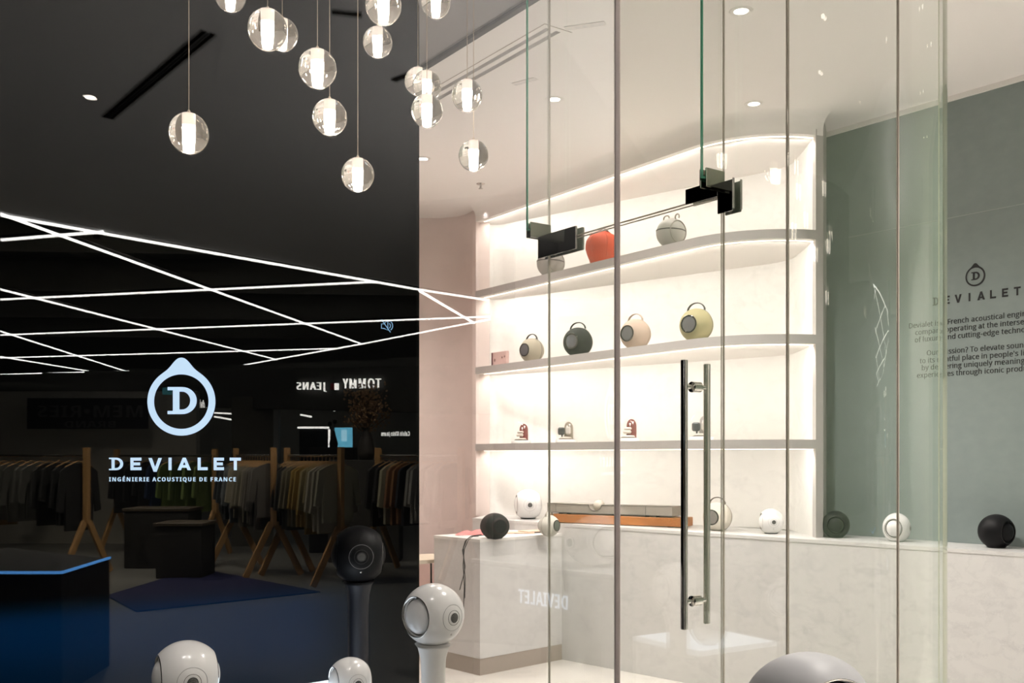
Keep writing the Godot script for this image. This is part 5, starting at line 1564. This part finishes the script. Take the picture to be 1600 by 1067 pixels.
func mall_goods() -> void:
	var dk := Color(0.02, 0.02, 0.022)
	var be := Color(0.42, 0.38, 0.28)
	var oc := Color(0.42, 0.27, 0.06)
	rack(Vector2(-5.35, 12.5), Vector2(-7.4, 13.6), "wooden clothes rack at the far left with dark and patterned clothes", [dk, Color(0.03, 0.03, 0.03), Color(0.12, 0.12, 0.11), Color(0.10, 0.10, 0.09), Color(0.25, 0.14, 0.05), dk], 12, "dark garment on the far left rack", "garments on the far left rack", "post beside the shop name")
	rack(Vector2(-4.45, 14.9), Vector2(-6.2, 15.6), "wooden clothes rack against the brick wall with one green shirt", [Color(0.22, 0.30, 0.09), Color(0.2, 0.28, 0.08), Color(0.02, 0.04, 0.10), dk, dk], 8, "garment on the rack along the brick wall", "garments on the brick wall rack", "green end")
	rack(Vector2(-3.75, 13.5), Vector2(-2.95, 12.3), "wooden clothes rack left of the middle with grey and beige shirts", [Color(0.05, 0.06, 0.07), Color(0.16, 0.18, 0.2), be, be * 0.8, be * 0.55, Color(0.16, 0.14, 0.12), Color(0.13, 0.12, 0.11)], 14, "shirt on the grey and beige rack", "shirts on the grey and beige rack", "dark end")
	rack(Vector2(-2.85, 12.6), Vector2(-1.98, 11.5), "wooden clothes rack with ochre shirts and a cream jacket at its end", [dk, Color(0.06, 0.06, 0.055), Color(0.22, 0.19, 0.12), oc, oc, Color(0.40, 0.33, 0.16), Color(0.5, 0.46, 0.36), Color(0.52, 0.50, 0.38)], 14, "garment on the ochre rack", "garments on the ochre rack", "dark end")
	rack(Vector2(-1.75, 13.0), Vector2(-0.62, 12.1), "wooden clothes rack at the right with white and dark shirts", [dk, Color(0.40, 0.37, 0.26), Color(0.30, 0.14, 0.06), Color(0.03, 0.035, 0.05), Color(0.55, 0.53, 0.5), dk, Color(0.3, 0.3, 0.3), dk], 12, "shirt on the rightmost rack", "shirts on the right rack", "blossom end")
	# vase with dried blossom
	var vp := mir(572, 718, 14.2)
	var tb := thing("cabinet_block", "dark sideboard under the vase of dried blossom", "sideboard", Vector3(vp.x, 0, vp.z))
	part("body", MB.new().box(Vector3(0, 0.72, 0), Vector3(1.0, 1.44, 0.5), 0.01), mat(0.03, 0.028, 0.025, 0.6), tb)
	var va := thing("blossom_vase", "tall vase with a bushy crown of dried brown blossom", "vase", Vector3(vp.x, 1.44, vp.z))
	part("vase", MB.new().lathe(PackedVector2Array([Vector2(0, 0), Vector2(0.10, 0), Vector2(0.13, 0.10), Vector2(0.10, 0.30), Vector2(0.06, 0.42), Vector2(0.07, 0.46)]), 24), mat(0.05, 0.045, 0.04, 0.4), va)
	var rng := RandomNumberGenerator.new()
	rng.seed = 9
	var tw := MB.new()
	var bl := MB.new()
	for k in 60:
		var a := rng.randf() * TAU
		var t := Vector3(cos(a) * rng.randf_range(0.05, 0.36), rng.randf_range(0.55, 1.05), sin(a) * rng.randf_range(0.05, 0.36))
		tw.tube(PackedVector3Array([Vector3(0, 0.40, 0), t * Vector3(0.35, 0.75, 0.35), t]), 0.005, 4)
		for j in 9:
			var p := t * rng.randf_range(0.75, 1.05) + Vector3(rng.randf_range(-0.07, 0.07), rng.randf_range(-0.06, 0.06), rng.randf_range(-0.07, 0.07))
			var dirv := Vector3(rng.randf_range(-1, 1), rng.randf_range(-1, 1), rng.randf_range(-1, 1)).normalized()
			bl.lathe(PackedVector2Array([Vector2(0.018, 0), Vector2(0.012, 0.016), Vector2(0, 0.022)]), 5, to_axis(dirv, p))
	part("twigs", tw, mat(0.14, 0.08, 0.04, 0.8), va)
	var bp := part("blossom", bl, mat(0.36, 0.22, 0.11, 0.8), va)
	bp.set_meta("kind", "stuff")
	# small dark vase and bag on the low wall
	var sv := mir(521, 699, 15.5)
	var s2 := thing("bud_vase", "small black vase with two round dark blooms beside the cyan screen", "vase", Vector3(sv.x, sv.y, sv.z))
	part("vase", MB.new().lathe(PackedVector2Array([Vector2(0, 0), Vector2(0.06, 0.0), Vector2(0.07, 0.06), Vector2(0.03, 0.20), Vector2(0.02, 0.26)]), 18), M.black, s2)
	for k in 2:
		part("bloom", MB.new().lathe(ball(0.035, -PI / 2, PI / 2, 8), 12, Transform3D(Basis(), Vector3(0.02 - k * 0.08, 0.40 - k * 0.03, 0))), M.black, s2)
		part("stem", MB.new().tube(PackedVector3Array([Vector3(0, 0.2, 0), Vector3(0.02 - k * 0.08, 0.38 - k * 0.03, 0)]), 0.005, 5), M.black, s2)
	var sbd := thing("display_sideboard", "black sideboard under the small vase in the shop opposite", "sideboard", Vector3(sv.x, 0, sv.z))
	part("body", MB.new().box(Vector3(0, sv.y / 2.0, 0), Vector3(0.7, sv.y, 0.35), 0.01), M.black, sbd)
	# blue rug
	var rp := PackedVector2Array()
	for q in [[165, 932], [212, 957], [500, 926], [309, 889]]:
		var w := mir(q[0], q[1], EYE * F / (q[1] - 712.0))
		rp.append(Vector2(w.x, -w.z))
	solo("blue_rug", slab(rp, -EYE + 0.001, -EYE + 0.012), mat(0.003, 0.005, 0.05, 0.9), "deep blue rug on the concrete floor mirrored below the shop name", "rug")
	# dark stacked tables in the shop
	for q in [[255, 800, 13.5, 0.9, 0.78, "dark low display table mirrored below the shop name"], [290, 800, 12.4, 0.6, 0.66, "smaller dark display table in front of the low one"]]:
		var w := mir(q[0], 0, q[2])
		var t := thing("shop_table", q[5], "table", Vector3(w.x, 0, w.z))
		part("top", MB.new().box(Vector3(0, q[4], 0), Vector3(q[3], 0.04, 0.6), 0.005), mat(0.06, 0.045, 0.03, 0.5), t)
		part("body", MB.new().box(Vector3(0, q[4] / 2.0 - 0.01, 0), Vector3(q[3] - 0.04, q[4] - 0.02, 0.56), 0.005), mat(0.012, 0.011, 0.010, 0.7), t)
	# black kiosk with a blue light edge, lower left
	var a0 := mir(-80, 0, 6.2)
	var a1 := mir(95, 0, 6.2)
	var a2 := mir(170, 0, 7.1)
	var hk := EYE - (897.0 - 712.0) / F * 6.2
	var ki := thing("black_kiosk", "black counter with a glowing blue top edge mirrored at the lower left", "counter")
	var kp := PackedVector2Array([Vector2(a0.x, -a0.z), Vector2(a1.x, -a1.z), Vector2(a2.x, -a2.z), Vector2(a2.x - 1.2, -a2.z - 0.9), Vector2(a0.x - 0.4, -a0.z - 1.2)])
	part("body", slab(kp, -EYE, hk - EYE), mat(0.03, 0.03, 0.03, 0.5), ki)
	for pr in [[a0, a1], [a1, a2]]:
		var s: Vector3 = pr[0]
		var e: Vector3 = pr[1]
		s.y = hk + 0.008
		e.y = hk + 0.008
		part("blue_light_edge", MB.new().tube(PackedVector3Array([s, e]), 0.010, 6), glow(0.10, 0.34, 0.80, 3.0), ki)
